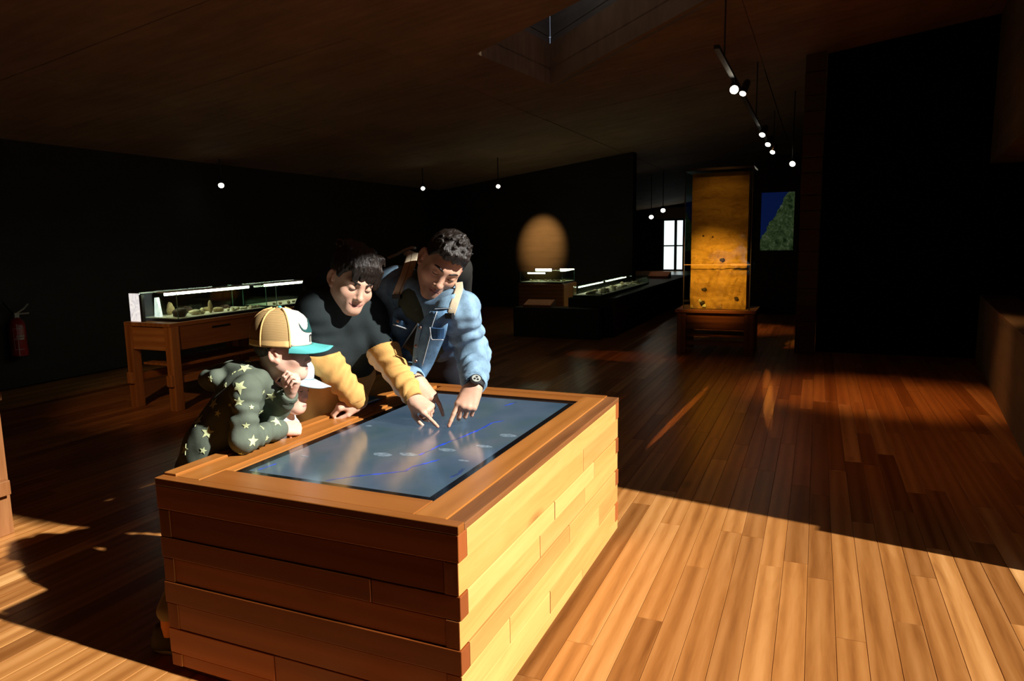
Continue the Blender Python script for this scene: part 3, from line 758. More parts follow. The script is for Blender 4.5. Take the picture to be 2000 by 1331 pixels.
# fire extinguisher on the left wall
M['ext_red'] = plain('extinguisher_red', (0.30, 0.012, 0.012), 0.3, 0.5); M['ext_white'] = plain('extinguisher_print', (0.45, 0.36, 0.33), 0.5)
fe = thing('fire_extinguisher', 'red fire extinguisher hanging on the dark left wall', 'extinguisher', (-6.84, 4.22, .27))
ex, ey = -6.86, 4.205
MB().lathe([(.05, .275), (.068, .285), (.07, .31), (.07, .58), (.06, .62), (.03, .65), (.02, .66)], (ex, ey, 0), n=20).build('cylinder', M['ext_red'], fe, smooth=True)
MB().lathe([(.0715, .275), (.0715, .30)], (ex, ey, 0), n=20).build('base_ring', M['black'], fe)
MB().box(ex - .02, ex + .02, ey - .02, ey + .02, .655, .70).build('valve', M['steel'], fe)
MB().tube([(ex, ey, .69), (ex + .03, ey + .06, .735), (ex + .04, ey + .10, .78)], .008, 6).build('handle', M['steel'], fe)
MB().tube([(ex, ey, .69), (ex + .02, ey + .11, .69)], .008, 6).build('lever', M['steel'], fe)
MB().tube([(ex, ey - .02, .69), (ex + .03, ey - .12, .82), (ex + .02, ey - .22, .74), (ex + .02, ey - .2, .45)], .012, 6).build('hose', M['black'], fe, smooth=True)
box('wall_bracket', -6.955, -6.90, ey - .04, ey + .04, .55, .60, M['black_metal'], fe)
lb = []
for a0, a1, z0, z1 in ((-1.05, -1.0, .36, .56), (-1.05, .1, .556, .562), (-1.05, .1, .36, .366), (-.95, .15, .455, .468), (-.75, .25, .475, .495), (-.62, -.52, .30, .60)):
    n_ = 6; v_ = []; f_ = []
    for k in range(n_ + 1):
        a = a0 + (a1 - a0) * k / n_ 
        for rr in (.0702, .0712):
            for z in (z0, z1): v_.append((ex + rr * math.cos(a), ey + rr * math.sin(a), z))
    for k in range(n_):
        i = 4 * k; f_ += [(i + 2, i + 6, i + 7, i + 3), (i, i + 1, i + 5, i + 4), (i + 1, i + 3, i + 7, i + 5), (i, i + 4, i + 6, i + 2)]
    f_ += [(0, 2, 3, 1), (4 * n_, 4 * n_ + 1, 4 * n_ + 3, 4 * n_ + 2)]
    raw('label_print', v_, f_, M['ext_white'], fe)

# ---- far cases
fc = thing('display_box', 'oak box carrying a small lit glass case below the round wall light', 'display box', (-4.03, 10.9, 0), 'oak show tables')
toned(box('body', -4.42, -3.66, 10.55, 11.2, 0.0, .60, M['dark_x'], fc, .004), .4); toned(box('end_panel', -3.66, -3.645, 10.56, 11.19, 0.02, .59, M['mid_y'], fc, .003), .4)
glass_case(-4.40, -3.68, 10.57, 11.18, .60, .79, 'small lit glass case below the round wall light')
tube_light(10.64, -4.30, -3.98, .765, 'front tube of the small case below the round wall light', 'x', False, .010)
tube_light(11.14, -4.36, -4.05, .805, 'rear left tube of the small case below the round wall light', 'x', False, .008)
tube_light(11.14, -3.92, -3.66, .805, 'rear right tube of the small case below the round wall light', 'x', False, .008)
for k in range(10):
    rock('stone', 'small stone in the case below the round wall light', 'stone', (-4.34 + .066 * k, 10.66 + .3 * srnd.random(), .6275), (.025 + .012 * srnd.random(), .02, .014), M[srnd.choice(('stone_pale', 'stone_tan'))], 100 + k, srnd.random() * 3, 'stones in the small far case')
# long low bench with reading panels and a flat lit case
bn = thing('display_bench', 'long black bench running away with lit panels on it', 'bench', (-3.0, 11.5, 0))
box('body', -3.75, -2.55, 8.75, 9.0, 0, .40, M['black'], bn, .004); box('body', -3.05, -2.42, 9.0, 15.0, 0, .52, M['black'], bn, .004)
lp = thing('reading_panel', 'pale lit reading panel on the near end of the dark bench', 'panel', (-3.45, 8.9, .4), 'reading panels')
MB().hexa([(-3.62, 8.78, .4005), (-3.22, 8.78, .4005), (-3.22, 8.97, .4005), (-3.62, 8.97, .4005)], [(-3.62, 8.78, .43), (-3.22, 8.78, .43), (-3.22, 8.97, .49), (-3.62, 8.97, .49)]).build('panel_body', M['dark_x'], lp)
MB().hexa([(-3.61, 8.785, .4325), (-3.23, 8.785, .4325), (-3.23, 8.965, .4890), (-3.61, 8.965, .4890)], [(-3.61, 8.785, .436), (-3.23, 8.785, .436), (-3.23, 8.965, .4925), (-3.61, 8.965, .4925)]).build('panel_face', plain('panel_cream', (0.60, 0.42, 0.28), 0.6), lp)
lp2 = thing('reading_panel', 'far tiny orange lit reading panel left of the glass column', 'panel', (-2.9, 13.9, .52), 'reading panels')
MB().hexa([(-3.0, 13.6, .5205), (-2.6, 13.6, .5205), (-2.6, 13.9, .5205), (-3.0, 13.9, .5205)], [(-3.0, 13.6, .56), (-2.6, 13.6, .56), (-2.6, 13.9, .64), (-3.0, 13.9, .64)]).build('panel_body', M['dark_x'], lp2)
MB().hexa([(-2.99, 13.61, .563), (-2.61, 13.61, .563), (-2.61, 13.89, .638), (-2.99, 13.89, .638)], [(-2.99, 13.61, .567), (-2.61, 13.61, .567), (-2.61, 13.89, .642), (-2.99, 13.89, .642)]).build('panel_face', plain('panel_orange', (0.60, 0.36, 0.2), 0.6), lp2)
glass_case(-3.0, -2.60, 9.05, 11.9, .525, .66, 'long flat case of pale finds lit from inside, beyond the man')
tube_light(-2.97, 9.15, 10.4, .645, 'near tube inside the long flat far case', 'y', False, .006)
tube_light(-2.97, 10.5, 11.8, .645, 'far tube inside the long flat far case', 'y', False, .006)
for k in range(26):
    y = 9.15 + .1 * k
    rock('stone', 'small pale find on the bed of the long flat case', 'stone', (-2.92 + .25 * srnd.random(), y, .5525), (.03 + .02 * srnd.random(), .03, .012 + .012 * srnd.random()), M[srnd.choice(('stone_pale', 'stone_pale', 'stone_tan'))], 140 + k, srnd.random() * 3, 'finds in the long flat case')
spot('panel_spot', (-3.3, 8.2, 2.4), (-3.42, 8.88, .45), 9, (1, .55, .28), 16, .6)
spot('panel_spot_far', (-2.7, 12.9, 2.4), (-2.8, 13.75, .6), 9, (1, .45, .2), 16, .6)
spot('case_spot', (-2.9, 10.2, 2.5), (-3.9, 10.8, .3), 12, (1, .5, .2), 30, .6)

# ---- glass column with the soil profile
cs = thing('column_stand', 'dark oak stand under the tall glass column', 'stand', (-1.0, 8.3, 0))
x0, x1, y0, y1 = -1.42, -0.60, 7.98, 8.55
for (x, y) in ((x0, y0), (x1 - .1, y0), (x0, y1 - .1), (x1 - .1, y1 - .1)): toned(box('leg', x, x + .1, y, y + .1, 0, .465, M['dark_z'], cs, .004))
toned(box('top_board', x0 - .02, x1 + .02, y0 - .02, y1 + .02, .465, .50, M['dark_x'], cs, .004))
toned(box('apron', x0 + .1, x1 - .1, y0 + .02, y0 + .05, .28, .465, M['dark_x'], cs, .003)); toned(box('apron', x0 + .1, x1 - .1, y1 - .05, y1 - .02, .28, .465, M['dark_x'], cs, .003))
toned(box('stretcher', x0 + .1, x1 - .1, y0 + .025, y0 + .075, .10, .15, M['dark_x'], cs, .003)); toned(box('shelf_board', x0 + .1, x1 - .1, y0 + .09, y1 - .1, .19, .215, M['mid_x'], cs, .003))
# slab: relief surface
def soil():
    m = Mat('soil_profile', 0.92, 0.15)
    f = m.noise(m.pos(3, 3, 6), 1.6, 8, 0.65, 1.0); g_ = m.noise(m.pos(1, 1, 1), 26, 5, 0.7)
    c = m.ramp(f, [(0.25, (0.30, 0.14, 0.035)), (0.5, (0.56, 0.29, 0.075)), (0.62, (0.62, 0.33, 0.09)), (0.8, (0.42, 0.21, 0.055))])
    st = m.noise(m.pos(1.2, 1, 9), 1.0, 3); c = m.mix(0.5, c, m.ramp(st, [(0.4, (0.55, 0.5, 0.45)), (0.6, (1, 1, 1))]), 'MULTIPLY')
    m.color(c); m.bump(m.math('ADD', f, g_), 0.6, 0.02); return m.m
sp = thing('soil_profile', 'tall orange lit slab of excavated soil with embedded stones inside the glass column', 'soil profile', (-1.0, 8.2, .5))
nx, nz = 40, 96; X0, X1, Z0, Z1, YS = -1.30, -0.70, .502, 1.99, 8.12
sv, sf = [], []
for j in range(nz + 1):
    for i in range(nx + 1):
        u, v = i / nx, j / nz; low = max(0, 1 - v * 1.5)
        d = .012 * low * (math.sin(17 * u + 9 * v) * math.sin(31 * v + 5 * math.sin(7 * u)) + .6 * math.sin(43 * u + 20 * v) * math.sin(57 * v - 11 * u)) - .02 * low * max(0, math.sin(9 * v + 2.2 * math.sin(5 * u)))
        sv.append((X0 + (X1 - X0) * u, YS + d, Z0 + (Z1 - Z0) * v))
n1 = len(sv); sv += [(a, 8.34, c) for (a, b, c) in sv]
for j in range(nz):
    for i in range(nx):
        a = j * (nx + 1) + i; q = (a, a + 1, a + nx + 2, a + nx + 1); sf.append(q); sf.append(tuple(n1 + k for k in q[::-1]))
rim = [i for i in range(nx + 1)] + [(j + 1) * (nx + 1) + nx for j in range(nz)] + [nz * (nx + 1) + i for i in range(nx - 1, -1, -1)] + [j * (nx + 1) for j in range(nz - 1, 0, -1)]
for a, b in zip(rim, rim[1:] + rim[:1]): sf.append((b, a, n1 + a, n1 + b))
raw('soil_slab', sv, sf, soil(), sp, smooth=False)
for k, (px, py, rr, mm) in enumerate(((1375, 566, .03, 'stone_dark'), (1372, 592, .045, 'stone_dark'), (1367, 588, .03, 'stone_pale'), (1376, 598, .028, 'stone_pale'), (1352, 600, .025, 'stone_tan'), (1408, 600, .022, 'stone_tan'), (1437, 584, .03, 'stone_dark'), (1374, 461, .014, 'stone_dark'), (1392, 463, .013, 'stone_dark'), (1410, 508, .03, 'stone_dark'))):
    r_ = R @ np.array([(px - CX) / F_PX, (py - CY) / F_PX, 1.0]); c = CAM + r_ * ((YS - .004) / r_[1])
    lump((c[0], c[1], c[2]), (rr, rr * .6, rr * .7), 200 + k, k).build('embedded_stone', M[mm], sp, smooth=True)
gc = thing('glass_column', 'tall narrow glass column around the orange soil slab', 'glass case', (-1.0, 8.25, .5))
gx0, gx1, gy0, gy1 = -1.36, -0.655, 8.02, 8.5
for a in ((gx0, gx1, gy0, gy0 + .006), (gx0, gx0 + .006, gy0 + .006, gy1), (gx1 - .006, gx1, gy0 + .006, gy1)): box('pane', *a, .501, 2.01, M['glass'], gc)
box('top_frame', gx0 - .01, gx1 + .01, gy0 - .01, gy1 + .01, 2.011, 2.035, M['black_metal'], gc)
for x in (gx0 - .004, gx1 - .006): box('corner_strip', x, x + .010, gy0 - .004, gy0 + .006, .501, 2.01, M['black_metal'], gc)
M['pale_strip'] = plain('pale_label_strip', (0.55, 0.42, 0.25), 0.4)
box('seam_strip', gx0, gx1, gy0 - .005, gy0 - .0005, 0.992, 0.998, M['pale_strip'], gc); box('label_strip', -.86, -.69, gy0 - .006, gy0 - .001, .985, 1.005, M['pale_strip'], gc)
spot('column_spot', (-1.35, 6.3, 1.9), (-1.02, 8.15, .86), 380, (1.0, 0.42, 0.075), 30, 1.0, .04)
spot('column_spot_top', (-1.0, 7.0, 2.6), (-1.0, 8.15, 1.5), 22, (1.0, 0.40, 0.08), 40, 1.0, .04)

# ---- picture wall far behind the column
def hillpic():
    m = Mat('landscape_screen', 0.4, 0.3)
    g_ = m.n('ShaderNodeNewGeometry'); sx = m.n('ShaderNodeSeparateXYZ'); m.L(g_.outputs['Position'], sx.inputs[0])
    nz_ = m.noise(m.pos(), 6, 5, 0.6)
    e_ = m.math('ADD', m.math('ADD', m.math('MULTIPLY', sx.outputs['X'], 1.5), m.math('MULTIPLY', sx.outputs['Z'], -0.8)), m.math('MULTIPLY', nz_, 0.25))
    k = m.n('ShaderNodeMath', operation='GREATER_THAN'); m.L(e_, k.inputs[0]); k.inputs[1].default_value = -2.18
    c = m.mix(k.outputs[0], (0.002, 0.008, 0.05), m.ramp(m.noise(m.pos(), 14, 6, 0.7, 1.0), [(0.35, (0.004, 0.012, 0.004)), (0.55, (0.03, 0.05, 0.018)), (0.75, (0.10, 0.12, 0.075))]))
    m.color((0.01, 0.01, 0.01)); m.emit(c, 0.6); return m.m
ps = thing('landscape_screen', 'dim screen showing a green hill under deep blue sky behind the glass column', 'screen', (-.6, 12.5, 1.05))
box('picture', -.88, -.34, 12.50, 12.51, 1.06, 2.0, hillpic(), ps); box('back_panel', -1.0, 1.2, 12.512, 12.60, 0, 2.6, M['black'], ps)
box('side_post', -.37, -.30, 12.44, 12.50, .9, 2.05, M['black'], ps)
spot('corridor_wash', (-.75, 10.6, 2.8), (-.8, 10.4, 0), 70, (1.0, 0.42, 0.15), 34, 1.0, .08)
# strips of light on the planks, laid by added unseen spots
def streak(name, c, half, width, rot, watts, color):
    o = spot(name, (c[0], c[1], 2.6), (c[0], c[1], 0), watts, color, math.degrees(2 * math.atan(half / 2.6)), 0.35, .004, (width / half, 1, 1)); o.rotation_euler = (0, 0, rot); return o
streak('streak_spot', (-0.88, 5.25), 1.1, .030, -0.05, 150, (1.0, 0.50, 0.18))
streak('streak_spot_thin', (-1.45, 5.3), .7, .03, -0.05, 30, (1.0, 0.45, 0.15))
streak('streak_spot_pillar', (-.33, 6.1), 1.3, .045, 0.07, 100, (1.0, 0.58, 0.22))
spot('unseen_spot_bench', (-2.0, 6.2, 2.4), (-1.95, 7.6, 0), 30, (1.0, 0.35, 0.12), 22, 0.5, .01, (1.4, .6, 1))

spot('table_fill', (-3.2, 1.0, 2.55), (-4.85, 3.95, .45), 120, (1.0, .55, .25), 26, .9, .05)  # added fill out of view, brightens the show tables, no fitting
# ------------------------------------------------------------------ smooth bodies: signed distance fields meshed as surfaces
class Sdf:
    def __init__(s): s.ops = []; s.lo = np.full(3, 1e9); s.hi = np.full(3, -1e9); s.disp = None
    def _grow(s, p, r): s.lo = np.minimum(s.lo, np.asarray(p) - r); s.hi = np.maximum(s.hi, np.asarray(p) + r)
    def cap(s, a, b, ra, rb=None, k=0.02, fold=None, sub=False, flat=None):
        """tapered capsule; fold=(amp, waves, phase) wrinkles it; flat=(axis, factor) squashes it"""
        a, b = np.asarray(a, float), np.asarray(b, float); rb = ra if rb is None else rb
        if not sub:
            s._grow(a, ra * 1.3); s._grow(b, rb * 1.3)
        def f(P):
            ab = b - a; L2 = max(ab @ ab, 1e-12); w = P - a
            t0 = (w @ ab) / L2; t = np.clip(t0, 0, 1)
            r = ra + (rb - ra) * t
            if fold:
                amp, nw, ph = fold
                r = r + amp * np.sin(6.283 * nw * t0 + ph + 1.7 * np.sin(P[:, 0] * 31 + ph) + 1.7 * np.sin(P[:, 2] * 27 + P[:, 1] * 19)) * np.clip(1.2 - np.abs(t0 - .5), 0, 1)
            q = w - t[:, None] * ab
            if flat is not None:
                ax, fc = flat; c = q @ ax; q = q + np.outer(c * (1 / fc - 1), ax)
                return (np.sqrt((q * q).sum(1)) - r) * (fc if fc < 1 else 1.0)
            return np.sqrt((q * q).sum(1)) - r
        s.ops.append((f, k, sub)); return s
    def ell(s, c, r, rot=None, k=0.02, sub=False):
        c, r = np.asarray(c, float), np.asarray(r, float); Q = np.eye(3) if rot is None else np.asarray(rot, float)
        if not sub: s._grow(c, r.max())
        def f(P):
            q = (P - c) @ Q; k0 = np.sqrt(((q / r) ** 2).sum(1)); k1 = np.sqrt(((q / (r * r)) ** 2).sum(1)) + 1e-9
            return k0 * (k0 - 1) / k1
        s.ops.append((f, k, sub)); return s
    def fn(s, f, k, sub=False): s.ops.append((f, k, sub)); return s
    def cut(s, f, k=0.004):           # keep only where f < 0
        s.ops.append((f, k, 'int')); return s
    def __call__(s, P):
        P = np.asarray(P, np.float64); d = None
        for f, k, sub in s.ops:
            e = f(P)
            if d is None: d = e; continue
            if sub == 'int':
                h = np.maximum(k - np.abs(d - e), 0) / k; d = np.maximum(d, e) + h * h * k * .25
            elif sub:
                h = np.maximum(k - np.abs(d + e), 0) / k; d = np.maximum(d, -e) + h * h * k * .25
            else:
                h = np.maximum(k - np.abs(d - e), 0) / k; d = np.minimum(d, e) - h * h * k * .25
        if s.disp is not None: d = d + s.disp(P)
        return d
def nets(f, lo, hi, h, blk=10):
    """surface nets on a sparse grid"""
    lo = np.asarray(lo, float) - 2 * h; hi = np.asarray(hi, float) + 2 * h
    nb = np.ceil((hi - lo) / (h * blk)).astype(int); n = nb * blk + 1
    cx = [lo[k] + (np.arange(nb[k]) + .5) * blk * h for k in range(3)]
    G = np.stack(np.meshgrid(*cx, indexing='ij'), -1).reshape(-1, 3)
    dc = f(G); keep = np.abs(dc) < blk * h * 0.87 * 1.25 + .012
    Vv = np.empty(n, np.float32)
    sg = np.where(dc.reshape(nb) > 0, 1.0, -1.0).astype(np.float32)
    full = np.repeat(np.repeat(np.repeat(sg, blk, 0), blk, 1), blk, 2)
    Vv[:] = 1.0; Vv[:full.shape[0], :full.shape[1], :full.shape[2]] = full
    ids = np.argwhere(keep.reshape(nb))
    o = np.stack(np.meshgrid(*[np.arange(blk + 1)] * 3, indexing='ij'), -1).reshape(-1, 3)
    for s0 in range(0, len(ids), 220):
        idx = (ids[s0:s0 + 220, None, :] * blk + o[None]).reshape(-1, 3)
        Vv[idx[:, 0], idx[:, 1], idx[:, 2]] = f(lo + idx * h)
    ins = Vv < 0
    c = ins[:-1, :-1, :-1].astype(np.int8)
    for (i, j, k) in ((1, 0, 0), (0, 1, 0), (0, 0, 1), (1, 1, 0), (1, 0, 1), (0, 1, 1), (1, 1, 1)):
        c = c + ins[i:n[0] - 1 + i, j:n[1] - 1 + j, k:n[2] - 1 + k]
    act = np.argwhere((c > 0) & (c < 8)); vid = np.full(c.shape, -1, np.int32); vid[tuple(act.T)] = np.arange(len(act))
    acc = np.zeros((len(act), 3)); cnt = np.zeros(len(act))
    cor = [(i, j, k) for i in (0, 1) for j in (0, 1) for k in (0, 1)]
    for a in cor:
        for b in cor:
            if sum(abs(x - y) for x, y in zip(a, b)) != 1 or a > b: continue
            va = Vv[tuple((act + a).T)]; vb = Vv[tuple((act + b).T)]; m = (va < 0) != (vb < 0)
            t = np.where(m, va / (va - vb + 1e-20), 0)
            acc[m] += (np.array(a) + t[:, None] * (np.array(b) - np.array(a)))[m]; cnt[m] += 1
    verts = lo + (act + acc / np.maximum(cnt, 1)[:, None]) * h
    quads = []
    for ax in range(3):
        sl0 = [slice(None)] * 3; sl1 = [slice(None)] * 3; sl0[ax] = slice(0, -1); sl1[ax] = slice(1, None)
        ch = ins[tuple(sl0)] != ins[tuple(sl1)]; e = np.argwhere(ch)
        u, v = [(1, 2), (2, 0), (0, 1)][ax]
        e = e[(e[:, u] > 0) & (e[:, v] > 0) & (e[:, u] < n[u] - 1) & (e[:, v] < n[v] - 1)]
        du = np.zeros(3, int); du[u] = 1; dv = np.zeros(3, int); dv[v] = 1
        q = np.stack([vid[tuple((e - du - dv).T)], vid[tuple((e - dv).T)], vid[tuple(e.T)], vid[tuple((e - du).T)]], 1)
        fl = ~ins[tuple(e.T)]; q[fl] = q[fl][:, ::-1]; quads.append(q)
    q = np.concatenate(quads); q = q[(q >= 0).all(1)]
    return verts, q
def surf(s, h): return nets(s, s.lo, s.hi, h)
def grad(f, P, e=0.002):
    P = np.atleast_2d(P); g = np.stack([f(P + np.eye(3)[k] * e) - f(P - np.eye(3)[k] * e) for k in range(3)], 1)
    return g / (np.linalg.norm(g, axis=1, keepdims=True) + 1e-12)
def trace(f, px, py, d0=1.6, d1=4.0):
    """first surface point along the line of sight through a photo pixel"""
    v = R @ np.array([(px - CX) / F_PX, (py - CY) / F_PX, 1.0]); L = np.linalg.norm(v); t = d0
    for _ in range(90):
        p = CAM + v * t; d = float(f(p[None])[0])
        if d < .0006: return p
        t += max(d * .8, .0006) / L
        if t > d1: return None
    return None
def merge(parts):
    vs_, qs, cs, b = [], [], [], 0
    for v, q, c in parts: vs_.append(v); qs.append(q + b); cs.append(c); b += len(v)
    return np.concatenate(vs_), np.concatenate(qs), np.concatenate(cs)

# ---- skin, hair and cloth materials (vertex colours carry garment colour areas, plus painted shade on the denim)
def colmat(name, rough=0.7, spec=0.25, noise=40, vary=0.12, bump=0.15, sss=0.0, weave=0):
    m = Mat(name, rough, spec); a = m.n('ShaderNodeVertexColor'); a.layer_name = 'Col'
    f = m.noise(m.pos(), noise, 5, 0.6)
    c = m.mix(1.0, a.outputs['Color'], m.ramp(f, [(0.3, (1 - vary,) * 3), (0.7, (1 + vary,) * 3)]), 'MULTIPLY')
    m.color(c)
    if weave:
        g_ = m.noise(m.pos(1, 1, 1), weave, 2, 0.5); m.bump(m.math('ADD', m.math('MULTIPLY', f, 1.0), m.math('MULTIPLY', g_, 0.35)), bump, 0.006)
    elif bump: m.bump(f, bump, 0.004)
    if sss:
        m.b.inputs['Subsurface Weight'].default_value = sss; m.b.inputs['Subsurface Radius'].default_value = (1.0, 0.35, 0.2); m.b.inputs['Subsurface Scale'].default_value = 0.006
    return m.m
M['skin'] = colmat('skin', 0.5, 0.35, 60, 0.05, 0.04, 0.12)
M['cloth'] = colmat('jersey_cloth', 0.85, 0.15, 14, 0.10, 0.25, 0, 400)
M['denim'] = colmat('washed_denim', 0.85, 0.15, 16, 0.42, 0.5, 0, 500)
def hairmat(name, c0, c1):
    m = Mat(name, 0.38, 0.5); f = m.noise(m.pos(60, 60, 22), 2.2, 4, 0.6, 1.5)
    m.color(m.ramp(f, [(0.35, c0), (0.7, c1)])); m.bump(f, 0.7, 0.006); return m.m
M['hair_dark'] = hairmat('dark_brown_hair', (0.005, 0.0035, 0.003), (0.026, 0.015, 0.010))
M['hair_black'] = hairmat('black_brown_hair', (0.004, 0.003, 0.0025), (0.020, 0.012, 0.008))
M['hair_brown'] = hairmat('cropped_brown_hair', (0.03, 0.016, 0.009), (0.08, 0.045, 0.025))
M['mouth'] = plain('line_between_lips', (0.10, 0.025, 0.02), 0.5)
M['lash'] = plain('lashes_and_brows', (0.012, 0.008, 0.006), 0.6)

# ---- head
def head_frame(f, u):
    f = unit(f); x = unit(np.cross(f, u)); z = np.cross(x, f)
    return np.stack([x, f, z], 1)        # columns: person's right, face direction, crown
def head_sdf(smile=0.0, child=0.0, man=0.0, neck=None):
    S = Sdf(); c = child
    S.ell((0, -.016, .034), (.0745, .094, .086), k=.02)
    S.ell((0, .022, -.035), (.058, .066, .072), k=.05)
    S.cap((-.047, .0, -.052), (-.012, .062, -.094 + .01 * c), .021, .020, k=.04); S.cap((.047, .0, -.052), (.012, .062, -.094 + .01 * c), .021, .020, k=.04)
    S.cap((-.010, .072, -.098 + .010 * c), (.010, .072, -.098 + .010 * c), .0165 + .002 * man, k=.024)
    for s_ in (-1, 1):
        S.ell((s_ * .042, .058, -.028 - .006 * smile), (.022 + .003 * c, .020, .020 + .003 * c), k=.03)
        S.cap((s_ * .014, .079, .019), (s_ * .046, .066, .018), .0105 + .002 * man, .008, k=.022)
    for s_ in (-1, 1): S.ell((s_ * .032, .094, -.001), (.017, .014, .0125), k=.014, sub=True)
    for s_ in (-1, 1): S.ell((s_ * .0315, .0715, -.002), (.0165, .0150, .0125), k=.006)
    S.cap((0, .080, .010), (0, .1040 - .010 * c, -.036 + .004 * c), .0075, .0105 - .001 * c, k=.014)
    S.ell((0, .1045 - .011 * c, -.0405 + .004 * c), (.0115, .0105, .0095), k=.010)
    for s_ in (-1, 1): S.ell((s_ * .0125, .0925 - .007 * c, -.0435 + .004 * c), (.0075, .009, .0070), k=.006)
    w = .021 + .009 * smile
    S.ell((0, .077 - .003 * smile, -.066), (.026 + .006 * smile, .0125, .020), k=.016)
    for s_ in (-1, 1):
        S.cap((0, .0925 - .004 * smile, -.0660 + .001 * smile), (s_ * w, .077 - .006 * smile, -.067 + .009 * smile), .0050 - .0012 * smile, .0028, k=.005)
        S.cap((0, .0915 - .004 * smile, -.0765), (s_ * w * .9, .077 - .005 * smile, -.070 + .007 * smile), .0060 - .0010 * smile, .0028, k=.005)
        S.cap((0, .1000 - .004 * smile, -.0708), (s_ * w * 1.08, .0835 - .006 * smile, -.0690 + .0095 * smile), .0016 + .0006 * smile, .0010, k=.003, sub=True)
    for s_ in (-1, 1):                    # ears
        Q = np.array([[1, 0, 0], [0, 1, 0], [0, 0, 1]], float)
        Q = np.array([[math.cos(.45), -s_ * math.sin(.45), 0], [s_ * math.sin(.45), math.cos(.45), 0], [0, 0, 1]]) if s_ > 0 else np.array([[math.cos(.45), math.sin(.45), 0], [-math.sin(.45), math.cos(.45), 0], [0, 0, 1]])
        S.ell((s_ * .0815, -.016, -.006), (.0075, .0200, .0310), Q, k=.006)
        S.ell((s_ * .0888, -.013, -.004), (.0085, .0135, .0220), Q, k=.003, sub=True)
        S.cap((s_ * .080, -.002, -.012), (s_ * .083, -.010, .004), .0045, .0035, k=.004)
        S.ell((s_ * .079, -.004, -.034), (.006, .009, .010), k=.008)
    S.cap((0, -.028, -.05), (0, -.052, -.15) if neck is None else neck, .050 - .008 * c + .006 * man, .054 - .008 * c + .006 * man, k=.03)
    S.lo = np.array([-.105, -.13, -.20]); S.hi = np.array([.105, .13, .135])
    return S
def head_colors(V, N, skin, lips, stubble=0.0, flush=0.15, smile=0.0):
    x, y, z = V[:, 0], V[:, 1], V[:, 2]
    C = np.tile(np.asarray(skin), (len(V), 1))
    def blend(m, c):
        m = np.clip(m, 0, 1)[:, None]; C[:] = C * (1 - m) + np.asarray(c) * m
    ax = np.abs(x)
    blend(flush * np.exp(-(((ax - .043) / .02) ** 2 + ((z + .033) / .02) ** 2)) * (y > .02), (skin[0] * .95, skin[1] * .55, skin[2] * .5))
    blend(.35 * np.exp(-((ax / .014) ** 2 + ((z + .042) / .012) ** 2)) * (y > .08), (skin[0] * .95, skin[1] * .65, skin[2] * .6))
    blend(.5 * np.clip((ax - .072) / .008, 0, 1), (skin[0] * .95, skin[1] * .62, skin[2] * .55))
    if stubble: blend(stubble * ((z < -.045) & (y > -.02) & (z > -.13)) * np.clip((-.045 - z) / .02, 0, 1) * np.clip(1 - np.exp(-((ax / .03) ** 2 + ((z + .07) / .008) ** 2)) * .8, 0, 1), (skin[0] * .45, skin[1] * .42, skin[2] * .42))
    lw = .021 + .009 * smile; lm = np.exp(-((ax / lw) ** 6 + ((z + .0705 - .009 * smile * (ax / lw) ** 2) / (.0085 - .001 * smile)) ** 4)) * (y > .065); blend(lm, lips)
    return C
def lock_strip(S, p, q, r0, r1, k=.006, sag=None):
    mid = (np.asarray(p) + np.asarray(q)) / 2 + (np.asarray(sag) if sag is not None else 0)
    S.cap(p, mid, r0, (r0 + r1) * .55, k=k); S.cap(mid, q, (r0 + r1) * .55, r1, k=k)
def face_parts(parent, Hc, B, s, smile=0, brow=True, browr=.0030, **kw):
    """lash lines of lowered eyes, brows and the line between the lips, as thin separate meshes seated on the face"""
    HS = head_sdf(smile=smile, **kw)
    def seat(p, out=0.0):
        p = np.array(p, float); p[1] = .125
        for _ in range(60):
            d = float(HS(p[None])[0])
            if d < .0002: break
            p[1] -= max(d * .7, .0002)
        return p + V3(0, out, 0)
    w = .0215 + .009 * smile
    pts = [seat((x * w, 0, -.0708 + .0095 * smile * x * x), .0002) for x in np.linspace(-1, 1, 11)]
    MB().tube([Hc + B @ (p * s) for p in pts], [s * (.0010 + .0003 * smile) * r for r in (.4, .8, 1, 1.1, 1.2, 1.2, 1.2, 1.1, 1, .8, .4)], 6).build('mouth_line', M['mouth'], parent, smooth=True)
    for s_ in (-1, 1):
        pts = []
        for t in np.linspace(-1, 1, 7):
            pts.append(seat((s_ * .0315 + .0135 * t, 0, -.0080 + .0035 * t * t), .0003))
        MB().tube([Hc + B @ (p * s) for p in pts], [s * r for r in (.0006, .0014, .0018, .0019, .0018, .0014, .0006)], 6).build('eyelashes', M['lash'], parent, smooth=True)
        if brow:
            pts = [seat((s_ * (.012 + .038 * t), 0, .0180 + .006 * math.sin(2.4 * t)), .0004) for t in np.linspace(0, 1, 7)]
            MB().tube([Hc + B @ (p * s) for p in pts], [s * browr * r for r in (.6, 1, 1.1, 1.1, 1, .8, .3)], 6).build('eyebrow', M['lash'], parent, smooth=True)

